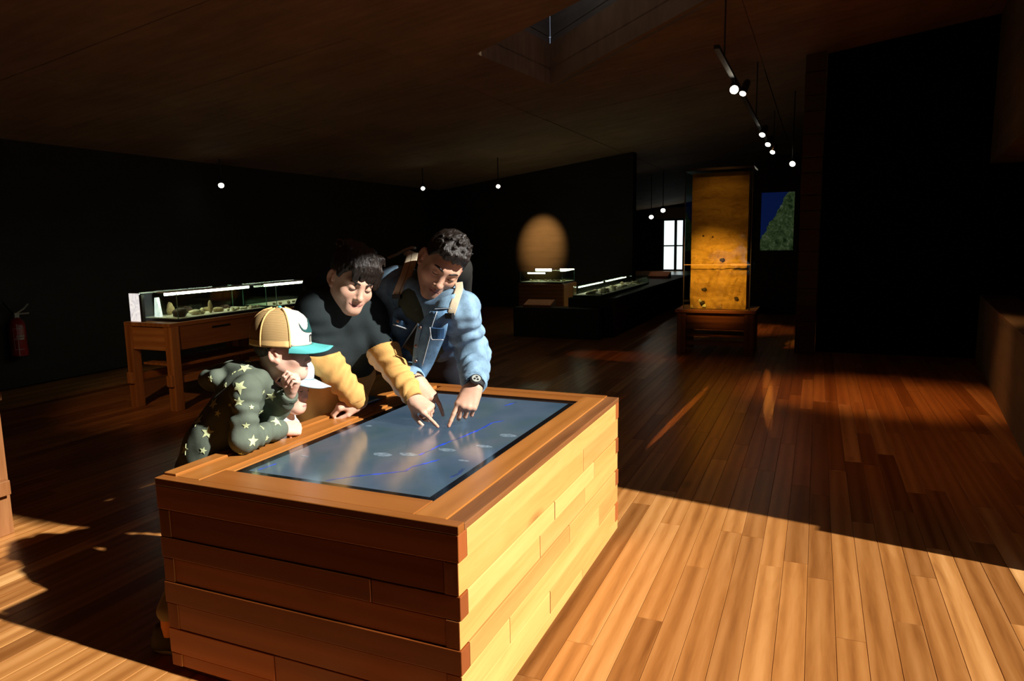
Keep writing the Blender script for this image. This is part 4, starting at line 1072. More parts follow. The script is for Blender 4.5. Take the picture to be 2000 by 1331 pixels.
# ---- hand
def hand(S, wrist, d, n, side, s=1.0, curl=None, spread=0.0, thumb=(.55, .55, -.35), thumb2=None, fist=0.0, kblend=.007):
    """adds a palm with five separate fingers to S; returns finger tips. d: wrist to knuckles, n: back of the hand"""
    d = unit(d); n = unit(np.asarray(n) - d * np.dot(n, d)); l = np.cross(d, n) * (1 if side == 'L' else -1)
    wrist = np.asarray(wrist, float)
    W_ = lambda a, b, c: wrist + s * (a * d + b * l + c * n)
    kn = [W_(.088, .031, .002), W_(.092, .0105, .006), W_(.088, -.0105, .004), W_(.080, -.030, -.002)]
    root = [W_(.012, .016, 0), W_(.012, .006, 0), W_(.012, -.006, 0), W_(.012, -.016, 0)]
    for a, b, r in zip(root, kn, (.0145, .0150, .0145, .0130)): S.cap(a, b, r * s, r * .88 * s, k=.016 * s)
    S.cap(W_(.02, .018, -.010), W_(.05, .026, -.010), .017 * s, .015 * s, k=.016 * s)
    S.cap(W_(.03, -.020, -.008), W_(.06, -.024, -.008), .014 * s, .012 * s, k=.016 * s)
    Ls = [(.043, .026, .021), (.047, .030, .023), (.043, .028, .022), (.034, .021, .019)]
    rs = [.0092, .0095, .0090, .0080]; tips = []
    curl = curl or [(.1, .1, .1)] * 4
    for i in range(4):
        p = kn[i]; a = 0.0; sp = spread * (1.5 - i) * .5
        for j in range(3):
            a += curl[i][j]
            dd = unit((math.cos(a) * d - math.sin(a) * n) + l * math.sin(sp) * math.cos(a) * (1 if j == 0 else .6))
            q = p + dd * Ls[i][j] * s
            r0, r1 = rs[i] * (1 - .09 * j), rs[i] * (1 - .09 * (j + 1))
            S.cap(p, q, r0 * s, r1 * s, k=kblend * s if j == 0 else .003 * s); p = q
        tips.append(p + dd * r1 * s)
    tb = W_(.022, .024, -.010); t1 = unit(thumb[0] * d + thumb[1] * l + thumb[2] * n); t2 = unit((thumb2[0] * d + thumb2[1] * l + thumb2[2] * n) if thumb2 else (t1 + .35 * d))
    p1 = tb + t1 * .044 * s; p2 = p1 + t2 * .033 * s; p3 = p2 + unit(t2 + .2 * d) * .024 * s
    S.cap(tb, p1, .0150 * s, .0110 * s, k=.014 * s); S.cap(p1, p2, .0110 * s, .0098 * s, k=.004 * s); S.cap(p2, p3, .0098 * s, .0078 * s, k=.003 * s)
    for p in (wrist - d * .03 * s, *kn, *tips, p3): S._grow(p, .03 * s)
    return tips
def hand_colors(V, tips, skin, flush=.5):
    C = np.tile(np.asarray(skin), (len(V), 1))
    for t in tips:
        m = flush * np.exp(-(np.linalg.norm(V - t, axis=1) / .016) ** 2)[:, None]; C = C * (1 - m) + np.array([skin[0] * .98, skin[1] * .62, skin[2] * .55]) * m
    return C
def solve_tip(target, d, n, side, s, curl, **kw):
    """wrist position that puts the index fingertip on the target"""
    S = Sdf(); S.ell((0, 0, 0), (.01, .01, .01)); t = hand(S, (0, 0, 0), d, n, side, s, curl, **kw)
    return np.asarray(target) - t[0]
def flatbody(S, sections, k=.05):
    """torso from a chain of (centre, half width, half depth, width axis)"""
    for (c0, w0, t0, a0), (c1, w1, t1, a1) in zip(sections[:-1], sections[1:]):
        for e in (-1, 0, 1):
            S.cap(c0 + a0 * e * (w0 - t0), c1 + a1 * e * (w1 - t1), t0, t1, k=k)
def shoe(parent, heel, toe, s=1.0, mat=None, sole=None, name='shoe'):
    heel, toe = np.asarray(heel, float), np.asarray(toe, float); d = unit(toe - heel); up = V3(0, 0, 1); sd = np.cross(d, up)
    S = Sdf(); L = np.linalg.norm(toe - heel)
    S.cap(heel + d * .03 * s + up * .034 * s, toe - d * .04 * s + up * .030 * s, .030 * s, .034 * s, k=.02); S.cap(heel + d * .035 * s + up * .05 * s, heel + d * .04 * s + up * .095 * s, .032 * s, .030 * s, k=.03)
    S.cap(heel + d * .05 * s + up * .07 * s, toe - d * .07 * s + up * .035 * s, .028 * s, .028 * s, k=.03)
    S.cut(lambda P: .012 * s - P[:, 2], .004); v, q = surf(S, .006)
    o = fast(name, v, q, mat, parent)
    n_ = 18; poly = []
    for k in range(n_):
        a = 2 * math.pi * k / n_; c = (heel + toe) / 2 + d * (L / 2) * math.cos(a) + sd * (.036 + .006 * math.cos(a)) * s * math.sin(a); poly.append((c[0], c[1]))
    MB().prism(poly, 0.0, .016 * s).build('sole', sole, o)
    return o
# ------------------------------------------------------------------ the people
SKIN_A = (0.56, 0.325, 0.225); SKIN_T = (0.62, 0.375, 0.27); SKIN_B = (0.66, 0.42, 0.32)
def arm_skin(S, el, wr, s=1.0):
    S.cap(el, wr, .038 * s, .0245 * s, k=.02 * s)
def hand_mesh(el, wr, d, n, side, s, skin, curl, h=.0032, **kw):
    S = Sdf(); e0 = wr + (np.asarray(el) - wr) * .55
    S.cap(e0, wr, .034 * s, .0255 * s, k=.02 * s, flat=(unit(np.asarray(n) - unit(d) * np.dot(n, unit(d))), .80))
    S.cap(wr, wr + unit(d) * .02 * s, .0255 * s, .022 * s, k=.02 * s, flat=(unit(np.asarray(n) - unit(d) * np.dot(n, unit(d))), .72))
    tips = hand(S, wr, d, n, side, s, curl, **kw)
    v, q = surf(S, h); return (v, q, hand_colors(v, tips, skin)), tips
def head_mesh(Hc, B, s, skin, lips, h=.0032, stub=0, nb=None, **kw):
    nk = None if nb is None else (B.T @ (np.asarray(nb) - Hc)) / s
    if nk is not None: nk = V3(0, -.028, -.05) + (nk - V3(0, -.028, -.05)) * min(1, .11 / np.linalg.norm(nk - V3(0, -.028, -.05)))
    S = head_sdf(neck=nk, **kw); v, q = surf(S, h); c = head_colors(v, None, skin, lips, stubble=stub, smile=kw.get('smile', 0))
    return (Hc + (v * s) @ B.T, q, c)
def coarse(S, skin, h=.016):
    v, q = surf(S, h); return (v, q, np.tile(np.asarray(skin), (len(v), 1)))
def seg_t(P, a, b):
    ab = np.asarray(b) - np.asarray(a); t = ((P - a) @ ab) / (ab @ ab); tc = np.clip(t, 0, 1)
    return t, np.linalg.norm(P - a - tc[:, None] * ab, axis=1)
def wrinkle(amp, f=1.0):
    def g_(P):
        x, y, z = P[:, 0] * f, P[:, 1] * f, P[:, 2] * f
        return amp * (np.sin(38 * x + 2.2 * np.sin(23 * z + 11 * y)) * np.sin(29 * z + 1.8 * np.sin(19 * y + 13 * x)) + .6 * np.sin(61 * y + 33 * z + 2 * np.sin(31 * x)))
    return g_
def cuff(S, el, wr, r, end=0.0):
    """sleeve opening: cut the end flat and hollow it"""
    ax = unit(np.asarray(wr) - np.asarray(el)); e = np.asarray(wr) + ax * end
    S.cap(e - ax * .02, e + ax * .09, r, r, k=.004, sub=True)
def hair_mesh(Hc, B, s, S, h, mat, parent, name='hair'):
    v, q = surf(S, h); return fast(name, Hc + (v * s) @ B.T, q, mat, parent)
def hairline(pts):
    ys, zs = zip(*pts)
    return lambda P: (np.interp(P[:, 1], ys, zs) - P[:, 2]) * .8

# ================= teenager in the two-tone hoodie
tn = thing('person', 'dark haired teenager in black and mustard hoodie pointing at the screen', 'person', (-2.02, 2.42, 0))
Hc = at(688, 547, 2.66); B = head_frame(camdir(.55, .47, -.69), camdir(.13, -1, 0)); hs = .965
NB = at(652, 590, 2.76); shR = at(612, 604, 2.67); shL = at(722, 610, 2.88)
elR = at(632, 700, 2.70); wrR = at(684, 800, 2.76)
elL = at(750, 690, 2.80)
WA = unit(shR - shL); smid = (shR + shL) / 2
pelv = at(636, 806, 2.98); waist = at(654, 730, 2.92)
cL = [(.10, .06, .05), (1.25, 1.35, .6), (1.35, 1.4, .7), (1.35, 1.4, .7)]
dL = unit(at(857, 836, 2.581) - at(793, 782, 2.66)); nL = unit(V3(.05, -.30, 1.0))
tipT = onz_(857, 836, ZS + .004)
kwL = dict(thumb=(.75, .35, -.75), thumb2=(.9, -.1, -.5))
dL = unit(dL + V3(0, 0, .05)); wrL = solve_tip(tipT, dL, nL, 'L', .92, cL, **kwL)
hL, tL = hand_mesh(elL, wrL, dL, nL, 'L', .92, SKIN_T, cL, **kwL)
cR = [(.75, .95, .5), (.8, 1.0, .5), (.85, 1.0, .5), (.9, 1.0, .5)]
dR = unit(V3(-.80, -.60, -.08)); nR = V3(-.1, -.25, 1.0)
wrR = np.array([-1.632, 2.262, KH + .046])
hR, tR = hand_mesh(elR, wrR, dR, nR, 'R', .88, SKIN_T, cR, thumb=(.8, .35, -.45), thumb2=(1, .0, -.3))
S = Sdf(); S.cap(pelv, smid, .07, .06); S.cap(shR, elR, .04); S.cap(shL, elL, .04); S.cap(elR, wrR, .033, .022); S.cap(elL, wrL, .033, .022); S.cap(smid, NB, .05, .045); S.cap(NB, Hc - B[:, 2] * .06 - B[:, 1] * .02, .040)
kneeR, kneeL = V3(-1.95, 2.28, .42), V3(-1.98, 2.58, .42); ankR, ankL = V3(-2.08, 2.25, .07), V3(-2.10, 2.62, .07)
S.cap(pelv, kneeR, .08, .055); S.cap(pelv, kneeL, .08, .055); S.cap(kneeR, ankR, .05, .035); S.cap(kneeL, ankL, .05, .035)
v, q, c = merge([head_mesh(Hc, B, hs, SKIN_T, (0.50, 0.225, 0.18), smile=1.0, child=.35, nb=NB), hL, hR, coarse(S, SKIN_T)])
fast('body', v, q, M['skin'], tn, colr=c)
face_parts(tn, Hc, B, hs, smile=1.0, child=.35)
# hoodie
S = Sdf(); BK = unit(np.cross(WA, smid - pelv)); BK = BK if BK @ V3(-1, 0, .6) > 0 else -BK
flatbody(S, [(pelv, .165, .105, WA), (waist + BK * .0, .165, .105, WA), (smid * .55 + waist * .45, .170, .105, WA), (smid - V3(0, 0, .03) + BK * .02, .140, .085, WA)])
S.cap(shR, shL, .058, k=.06); S.cap(smid, NB, .08, .062, k=.06); S.cap(NB, Hc - B[:, 2] * .100 - B[:, 1] * .028, .062, .056, k=.03)
S.cap(shR, elR + (shR - elR) * .14, .062, .050, k=.05, fold=(.003, 3, .4)); S.cap(shL, elL + (shL - elL) * .14, .062, .048, k=.05, fold=(.003, 3, 2.0))
hoodp = [at(612, 578, 2.74), at(612, 556, 2.86), at(640, 548, 2.94), at(690, 566, 2.96), at(712, 590, 2.90)]
for a, b in zip(hoodp[:-1], hoodp[1:]): S.cap(a, b, .034, .034, k=.03)
S.cap(hoodp[2], hoodp[2] + BK * .05 - (smid - pelv) * .18, .05, .045, k=.04)
S.disp = wrinkle(.0028)
v, q = surf(S, .0075)
tT, dT = seg_t(v, pelv, smid)
DARK, MUS, WHT = np.array((0.017, 0.024, 0.026)), np.array((0.60, 0.33, 0.105)), np.array((0.72, 0.66, 0.60))
LT = np.linalg.norm(smid - pelv)
dA_ = np.minimum(seg_t(v, shR, elR)[1], seg_t(v, shL, elL)[1])
yel = np.where(dA_ < .070, -.06, (.47 - tT) * LT)
C = np.stack([np.clip(.5 + yel * 8, 0, 1), np.zeros(len(v)), np.zeros(len(v))], 1)
def two_tone():
    m = Mat('two_tone_jersey', 0.85, 0.15); a = m.n('ShaderNodeVertexColor'); a.layer_name = 'Col'; sp_ = m.n('ShaderNodeSeparateColor'); m.L(a.outputs['Color'], sp_.inputs[0])
    f = m.noise(m.pos(), 14, 5, 0.6); g_ = m.noise(m.pos(), 400, 2)
    k1 = m.ramp(sp_.outputs[0], [(0.485, (0, 0, 0)), (0.515, (1, 1, 1))]); k2 = m.ramp(sp_.outputs[1], [(0.47, (0, 0, 0)), (0.53, (1, 1, 1))])
    c = m.mix(k1, tuple(DARK), m.mix(k2, tuple(MUS), tuple(WHT))); c = m.mix(1.0, c, m.ramp(f, [(0.3, (.9,) * 3), (0.7, (1.1,) * 3)]), 'MULTIPLY')
    m.color(c); m.bump(m.math('ADD', f, m.math('MULTIPLY', g_, 0.35)), 0.3, 0.006); return m.m
hd = fast('hoodie', v, q, two_tone(), tn, colr=C); hd['label'] = 'black hoodie with mustard sleeves and waist'
# mustard sleeves sewn on above the elbow
tt_mat = hd.data.materials[0]
for sh_, el_, wr_, r0, r1, ph, wh in ((shR, elR, wrR, .0605, .047, 1.0, False), (shL, elL, wrL, .0590, .043, 0.0, True)):
    S = Sdf(); e0 = el_ + (sh_ - el_) * .10; S.cap(e0, el_, r0, r0, k=.03); S.cap(el_, wr_ + unit(el_ - wr_) * .03, r0, r1, k=.03, fold=(.0050, 4.2, ph))
    S.cut(lambda P, e0=e0, u_=unit(sh_ - el_): (P - e0) @ u_ + .004 * np.sin(P[:, 0] * 40), .004); cuff(S, el_, wr_, .034 if not wh else .030, .005); S.disp = wrinkle(.0026)
    v, q = surf(S, .0062); tF2 = np.clip(seg_t(v, el_, wr_)[0], 0, 1)
    wht = ((v - el_) - tF2[:, None] * (wr_ - el_)) @ unit(V3(-.45, -.35, -.8)) - .024 if wh else np.full(len(v), -.06)
    fast('sleeve', v, q, tt_mat, hd, colr=np.stack([np.ones(len(v)), np.clip(.5 + wht * 8, 0, 1), np.zeros(len(v))], 1))
# ribbed cuffs
for el, wr, r in ((elR, wrR, .041), (elL, wrL, .037)):
    ax = unit(wr - el); m_ = MB(); m_.lathe([(r * .80, .012), (r * .86, .018), (r, .012), (r * 1.05, -.01), (r * 1.06, -.045), (r * .9, -.05)], wr - ax * .012, ax, 22)
    o = m_.build('cuff', M['cloth'], hd, smooth=True); set_col(o.data, np.tile(MUS * .93, (len(o.data.vertices), 1)))
# kangaroo pocket edge
# trousers
S = Sdf(); S.cap(pelv - V3(0, 0, .03), kneeR, .10, .075, k=.04); S.cap(pelv - V3(0, 0, .03), kneeL, .10, .075, k=.04); S.cap(kneeR, ankR + V3(0, 0, .03), .072, .06, k=.03); S.cap(kneeL, ankL + V3(0, 0, .03), .072, .06, k=.03); S.cap(pelv + WA * .06, pelv - WA * .06, .10, k=.04)
v, q = surf(S, .014); fast('trousers', v, q, M['cloth'], tn, colr=np.tile((.02, .02, .025), (len(v), 1)))
M['shoe_dark'] = plain('dark_shoe', (0.02, 0.02, 0.022), 0.6); M['sole_white'] = plain('pale_sole', (0.45, 0.40, 0.32), 0.6)
for a in (ankR, ankL): shoe(tn, V3(a[0] - .06, a[1], 0), V3(a[0] + .2, a[1] - .02, 0), .95, M['shoe_dark'], M['sole_white'])
# hair: full, with a heavy fringe swept to his left
S = Sdf(); S.ell((0, -.014, .046), (.086, .108, .092), k=.02); S.ell((0, .030, .085), (.070, .068, .050), k=.04); S.ell((0, -.06, .09), (.06, .05, .045), k=.03)
hl = hairline([(-.14, -.075), (-.06, -.06), (-.040, -.03), (-.030, .024), (.008, .028), (.012, .008), (.024, .004), (.034, .030), (.05, .052), (.075, .060), (.13, .066)])
S.cut(hl, .006)
hr = random.Random(4)
for k in range(30):
    x0 = -.072 + .144 * k / 29; xx = x0 - .020 - .012 * hr.random()
    z1 = .022 + .020 * hr.random() - .018 * (k % 3 == 0) - .012 * (x0 < -.03)
    xe = max(min(xx, .08), -.082); ye = .098 - 6.2 * max(abs(xe) - .015, 0) ** 2 - .012
    lock_strip(S, (x0 * .85, .052 - 3.0 * x0 * x0, .118 - 5 * x0 * x0), (xe, ye, z1), .0105, .0030, sag=(0, .022, .018))
for k in range(26):
    a = 2 * math.pi * hr.random(); r_ = .05 + .03 * hr.random()
    p = V3(r_ * math.cos(a), -.02 + 1.15 * r_ * math.sin(a), .125 - 4 * (r_ - .03) ** 2); lock_strip(S, p, p + V3(.012 * math.cos(a) - .01, .03 * hr.random(), -.012 - .012 * hr.random()), .014, .004, sag=(0, 0, .010))
S.disp = lambda P: .0016 * np.sin(P[:, 0] * 420 + 3 * np.sin(P[:, 1] * 60)) * np.sin(P[:, 2] * 90 + P[:, 1] * 40)
S.lo = np.array([-.11, -.14, -.09]); S.hi = np.array([.11, .14, .16])
hair_mesh(Hc, B, hs, S, .0038, M['hair_dark'], tn)

# ================= man in the denim jacket
mn = thing('person', 'man in a blue denim jacket bending over the screen, both index fingers down', 'person', (-1.75, 3.10, 0))
Hc = at(864, 516, 2.74); B = head_frame(camdir(.13, .60, -.79), camdir(.40, -.91, 0)); hs = 1.03
shR = at(768, 560, 2.92); shL = at(896, 606, 2.74); NB = at(838, 578, 2.84)
elR = at(764, 690, 3.00); elL = at(924, 692, 2.88)
WA = unit(shR - shL); smid = (shR + shL) / 2; pelv = V3(-1.70, 2.93, .83)
cP = [(.12, .08, .06), (.75, .85, .4), (.85, .95, .5), (.9, 1.0, .5)]
tipML = onz_(875, 836, ZS + .004); dML = unit(tipML - at(911, 752, 2.665)); nML = camdir(.10, -.35, -.9)
kwm = dict(thumb=(.75, .30, -.75), thumb2=(.9, -.1, -.45))
wrL = solve_tip(tipML, dML, nML, 'L', 1.0, cP, **kwm); hL, tL = hand_mesh(elL, wrL, dML, nML, 'L', 1.0, SKIN_A, cP, **kwm)
tipMR = onz_(866, 814, ZS + .004); dMR = unit(tipMR - at(824, 752, 2.80)); nMR = camdir(.25, -.55, -.8)
cQ = [(.30, .25, .2), (.8, .9, .5), (.95, 1.0, .5), (1.0, 1.0, .5)]
wrR = solve_tip(tipMR, dMR, nMR, 'R', 1.0, cQ, **kwm); hR, tR = hand_mesh(elR, wrR, dMR, nMR, 'R', 1.0, SKIN_A, cQ, **kwm)
S = Sdf(); S.cap(pelv, smid, .075, .07); S.cap(shR, elR, .05, .04); S.cap(shL, elL, .05, .04); S.cap(elR, wrR, .038, .024); S.cap(elL, wrL, .038, .024); S.cap(smid, NB, .055, .05); S.cap(NB, Hc - B[:, 2] * .07 - B[:, 1] * .02, .046)
kneeR, kneeL = V3(-1.90, 3.10, .47), V3(-1.58, 3.14, .47); ankR, ankL = V3(-1.95, 3.22, .08), V3(-1.58, 3.25, .08)
for k_, a_ in ((kneeR, ankR), (kneeL, ankL)): S.cap(pelv, k_, .09, .06); S.cap(k_, a_, .055, .04)
v, q, c = merge([head_mesh(Hc, B, hs, SKIN_A, (0.42, 0.17, 0.14), stub=.55, man=1.0, nb=NB), hL, hR, coarse(S, SKIN_A)])
fast('body', v, q, M['skin'], mn, colr=c)
face_parts(mn, Hc, B, hs, browr=.0036, man=1.0)
UPT = unit(smid - pelv); FR = unit(np.cross(UPT, WA)); FR = FR if FR[2] < 0 else -FR       # chest side
# t-shirt
S = Sdf(); flatbody(S, [(pelv, .15, .10, WA), (pelv * .5 + smid * .5 + FR * .01, .155, .11, WA), (smid * .85 + pelv * .15, .17, .10, WA)]); S.cap(smid + FR * .02, NB + FR * .02, .095, .074, k=.04); S.cap(NB + FR * .01, Hc - B[:, 2] * .125 - B[:, 1] * .035, .070, .061, k=.03)
S.disp = wrinkle(.002); v, q = surf(S, .010); ts = fast('t_shirt', v, q, M['cloth'], mn, colr=np.tile((.040, .050, .034), (len(v), 1))); ts['label'] = 'dark olive t-shirt'
# denim jacket: back, shoulders and sleeves
S = Sdf(); flatbody(S, [(pelv - FR * .02, .175, .115, WA), (pelv * .5 + smid * .5 - FR * .02, .180, .125, WA), (smid * .85 + pelv * .15 - FR * .02, .190, .110, WA)]); S.cap(shR, shL, .075, k=.05); S.cap(smid, NB - FR * .02, .09, .075, k=.05)
S.cap(shR, elR, .078, .066, k=.04, fold=(.004, 3, 0)); S.cap(elR, wrR + unit(elR - wrR) * .02, .066, .046, k=.03, fold=(.004, 4, 1))
S.cap(shL, elL, .074, .066, k=.04, fold=(.0055, 3.5, 2)); S.cap(elL, wrL + unit(elL - wrL) * .03, .066, .050, k=.03, fold=(.0055, 4, .5))
cuff(S, elR, wrR, .034, .0); cuff(S, elL, wrL, .036, .0)
# open front: a wedge is cut away between the two front edges
mid_f = smid * .5 + pelv * .5
S.cap(NB + FR * .12 + UPT * .02, pelv + FR * .20, .040, .09, k=.01, sub=True)
S.disp = wrinkle(.0030)
jacket_sdf = S; v, q = surf(S, .0075)
DEN, DEN_SHADE = np.array((0.19, 0.31, 0.43)), np.array((0.07, 0.14, 0.25))  # second tone is the same denim with shade painted in
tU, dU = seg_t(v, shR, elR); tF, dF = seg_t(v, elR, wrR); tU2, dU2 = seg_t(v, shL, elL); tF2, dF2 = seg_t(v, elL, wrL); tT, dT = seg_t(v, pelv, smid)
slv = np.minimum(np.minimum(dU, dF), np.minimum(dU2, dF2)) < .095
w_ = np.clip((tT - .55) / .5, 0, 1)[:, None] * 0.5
C = np.where(slv[:, None], DEN, DEN_SHADE * (1 - w_) + DEN * w_)  # torso painted darker than the sleeves for its shade
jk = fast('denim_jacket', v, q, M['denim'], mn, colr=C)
def dn(o, c): set_col(o.data, np.tile(np.asarray(c), (len(o.data.vertices), 1))); return o
# cuffs with stitching
M['stitch'] = plain('pale_stitching', (0.42, 0.46, 0.50), 0.8)
for el, wr, r in ((elR, wrR, .042), (elL, wrL, .044)):
    ax = unit(wr - el); dn(MB().lathe([(r * .86, .0), (r * .9, .010), (r, .008), (r * 1.08, -.04), (r * 1.12, -.052), (r * .9, -.055)], wr - ax * .012, ax, 24).build('cuff', M['denim'], jk, smooth=True), DEN * 1.12)
# hanging front panels
fl = [at(838, 612, 2.70), at(818, 634, 2.70), at(811, 665, 2.73), at(807, 715, 2.78), at(819, 743, 2.80)]
fr_ = [at(872, 606, 2.64), at(874, 635, 2.66), at(871, 655, 2.70), at(845, 715, 2.78), at(827, 746, 2.81)]
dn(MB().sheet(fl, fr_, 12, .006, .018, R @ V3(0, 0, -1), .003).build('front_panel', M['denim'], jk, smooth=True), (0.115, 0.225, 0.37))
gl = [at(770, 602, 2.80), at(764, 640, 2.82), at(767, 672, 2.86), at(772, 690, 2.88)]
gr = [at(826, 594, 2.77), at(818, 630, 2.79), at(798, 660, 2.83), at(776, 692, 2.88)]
dn(MB().sheet(gl, gr, 12, .006, .014, R @ V3(0, 0, -1), .003).build('front_panel', M['denim'], jk, smooth=True), (0.060, 0.115, 0.20))  # this half of the jacket painted darker as shaded denim
def strip(A, w, mat, parent, name, off=.004, n=14, colr=None, thick=.003):
    A = resample(A, n); cd = R @ V3(0, 0, -1); m_ = []
    for k in range(n):
        t = unit(A[min(k + 1, n - 1)] - A[max(k - 1, 0)]); s_ = unit(np.cross(t, cd)); m_.append(s_)
    a = [p + s_ * w / 2 + cd * off for p, s_ in zip(A, m_)]; b = [p - s_ * w / 2 + cd * off for p, s_ in zip(A, m_)]
    o = MB().sheet(a, b, n, thick, .001, cd).build(name, mat, parent, smooth=True)
    if colr is not None: dn(o, colr)
    return o
strip([p + (b - p) * .06 for p, b in zip(fl[1:], fr_[1:])], .018, M['denim'], jk, 'button_placket', .010, colr=(0.17, 0.29, 0.42))
strip(fl[1:], .003, M['stitch'], jk, 'seam', .008); strip(gr, .005, M['stitch'], jk, 'seam', .007)
strip([p * .5 + b * .5 for p, b in zip(fl[:4], fr_[:4])], .003, M['stitch'], jk, 'seam', .0245)
# chest pocket flaps
cdv = R @ V3(0, 0, -1)
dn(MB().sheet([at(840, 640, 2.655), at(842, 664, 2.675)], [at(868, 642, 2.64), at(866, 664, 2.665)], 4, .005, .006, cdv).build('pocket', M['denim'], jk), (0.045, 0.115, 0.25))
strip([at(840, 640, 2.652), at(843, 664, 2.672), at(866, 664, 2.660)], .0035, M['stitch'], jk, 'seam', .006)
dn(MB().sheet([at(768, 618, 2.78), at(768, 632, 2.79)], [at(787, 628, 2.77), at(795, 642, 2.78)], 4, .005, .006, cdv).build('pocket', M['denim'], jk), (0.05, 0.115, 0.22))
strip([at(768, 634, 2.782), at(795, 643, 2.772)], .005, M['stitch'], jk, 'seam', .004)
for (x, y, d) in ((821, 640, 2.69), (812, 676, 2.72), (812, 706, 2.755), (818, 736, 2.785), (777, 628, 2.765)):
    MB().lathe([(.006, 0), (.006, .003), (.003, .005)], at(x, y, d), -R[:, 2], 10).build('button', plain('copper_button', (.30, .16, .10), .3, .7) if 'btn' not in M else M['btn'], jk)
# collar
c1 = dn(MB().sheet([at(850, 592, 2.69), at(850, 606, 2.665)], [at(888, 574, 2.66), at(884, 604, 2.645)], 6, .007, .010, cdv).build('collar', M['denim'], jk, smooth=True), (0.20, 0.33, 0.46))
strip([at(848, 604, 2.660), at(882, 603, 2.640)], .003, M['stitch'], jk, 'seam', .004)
dn(MB().sheet([at(796, 580, 2.80), at(816, 604, 2.755)], [at(822, 572, 2.78), at(822, 606, 2.745)], 6, .007, .008, cdv).build('collar', M['denim'], jk, smooth=True), (0.055, 0.10, 0.17))  # collar half painted dark for the shade beside the neck
# rucksack with two straps
TAN = plain('tan_webbing', (0.52, 0.43, 0.30), 0.8)
rs = thing('rucksack', 'rucksack on the man back with tan shoulder straps', 'rucksack', tuple(smid + V3(0, .1, 0)))
rs['label'] = 'dark rucksack with tan straps worn by the man'
S = Sdf(); c0 = smid - FR * .17 - UPT * .12; flatbody(S, [(c0 - UPT * .14, .12, .07, WA), (c0 + UPT * .10, .12, .065, WA)], k=.03); S.disp = wrinkle(.002)
v, q = surf(S, .012); dn(fast('bag', v, q, M['cloth'], rs), (.018, .018, .016))
def onj(pts, off=.004):
    out = []
    for (x, y, d) in pts:
        p = trace(jacket_sdf, x, y, 2.2, 3.4); out.append(at(x, y, d) if p is None else p + grad(jacket_sdf, p)[0] * off)
    return out
sA = onj([(806, 494, 2.9), (804, 505, 2.88), (799, 522, 2.84), (793, 545, 2.8), (786, 562, 2.78), (779, 580, 2.76)])
sB = onj([(896, 552, 2.72), (897, 566, 2.70), (893, 580, 2.68), (888, 594, 2.66), (884, 606, 2.65), (880, 617, 2.645)])
strip(sA, .046, TAN, rs, 'strap', .004, thick=.006)
strip(sA, .003, plain('strap_seam', (.30, .24, .16), .8), rs, 'strap_seam', .0065)
MB().box(-.018, .018, -.012, .012, -.008, .008).build('buckle', M['black'], rs).location = Vector(sA[-1] - R[:, 2] * .01) - Vector(rs.location)
strip(sB, .030, TAN, rs, 'strap', .006, thick=.006)
MB().box(-.014, .014, -.012, .012, -.010, .010).build('buckle', M['black'], rs).location = Vector(sB[-1] - R[:, 2] * .012) - Vector(rs.location)
MB().tube([at(758, 504, 3.02), at(776, 497, 3.0), at(790, 489, 2.98), at(803, 484, 2.96), at(811, 485, 2.94)], .006, 6).build('top_handle', TAN, rs, smooth=True)
MB().tube([at(790, 497, 2.96), at(800, 492, 2.95), at(822, 503, 2.93)], .008, 6).build('top_handle', TAN, rs, smooth=True)
# trousers, shoes
S = Sdf(); S.cap(pelv + WA * .07, pelv - WA * .07, .105, k=.04)
for k_, a_ in ((kneeR, ankR), (kneeL, ankL)): S.cap(pelv, k_, .105, .078, k=.05); S.cap(k_, a_ + V3(0, 0, .02), .076, .062, k=.03)
v, q = surf(S, .014); fast('trousers', v, q, M['cloth'], mn, colr=np.tile((.012, .013, .018), (len(v), 1)))
for a in (ankR, ankL): shoe(mn, V3(a[0] - .03, a[1] + .07, 0), V3(a[0] + .06, a[1] - .18, 0), 1.05, M['shoe_dark'], M['sole_white'])
# hair
S = Sdf(); S.ell((0, -.014, .044), (.0795, .102, .088), k=.02); S.ell((0, .034, .090), (.055, .058, .040), k=.03)
S.cut(hairline([(-.14, -.055), (-.06, -.045), (-.03, -.005), (.0, .018), (.02, .008), (.034, .03), (.05, .060), (.08, .070), (.13, .078)]), .005)
hr = random.Random(9)
for k in range(95):
    a = 2 * math.pi * hr.random(); r_ = .068 * math.sqrt(hr.random())
    x, y = r_ * math.cos(a), .005 + 1.25 * r_ * math.sin(a); z_ = .044 + .088 * math.sqrt(max(0, 1 - (x / .0795) ** 2 - ((y + .014) / .102) ** 2)) + (.012 if y > .03 else .0)
    dv = unit(V3(.5 * (hr.random() - .5), .9, .35 + .3 * hr.random())); S.cap(V3(x, y, z_ - .006), V3(x, y, z_ - .002) + dv * (.018 + .012 * hr.random()), .0085, .0025, k=.008)
for k in range(16):
    x = -.05 + .1 * k / 15; lock_strip(S, (x * .9, .060, .108), (x * 1.02 + .006 * (hr.random() - .5), .088 - 7 * x * x, .060 + .010 * hr.random()), .010, .003, sag=(0, .012, .008))
S.disp = lambda P: .0012 * np.sin(P[:, 0] * 380) * np.sin(P[:, 1] * 300 + P[:, 2] * 200)
S.lo = np.array([-.10, -.135, -.07]); S.hi = np.array([.10, .145, .165])
hair_mesh(Hc, B, hs, S, .0036, M['hair_black'], mn)
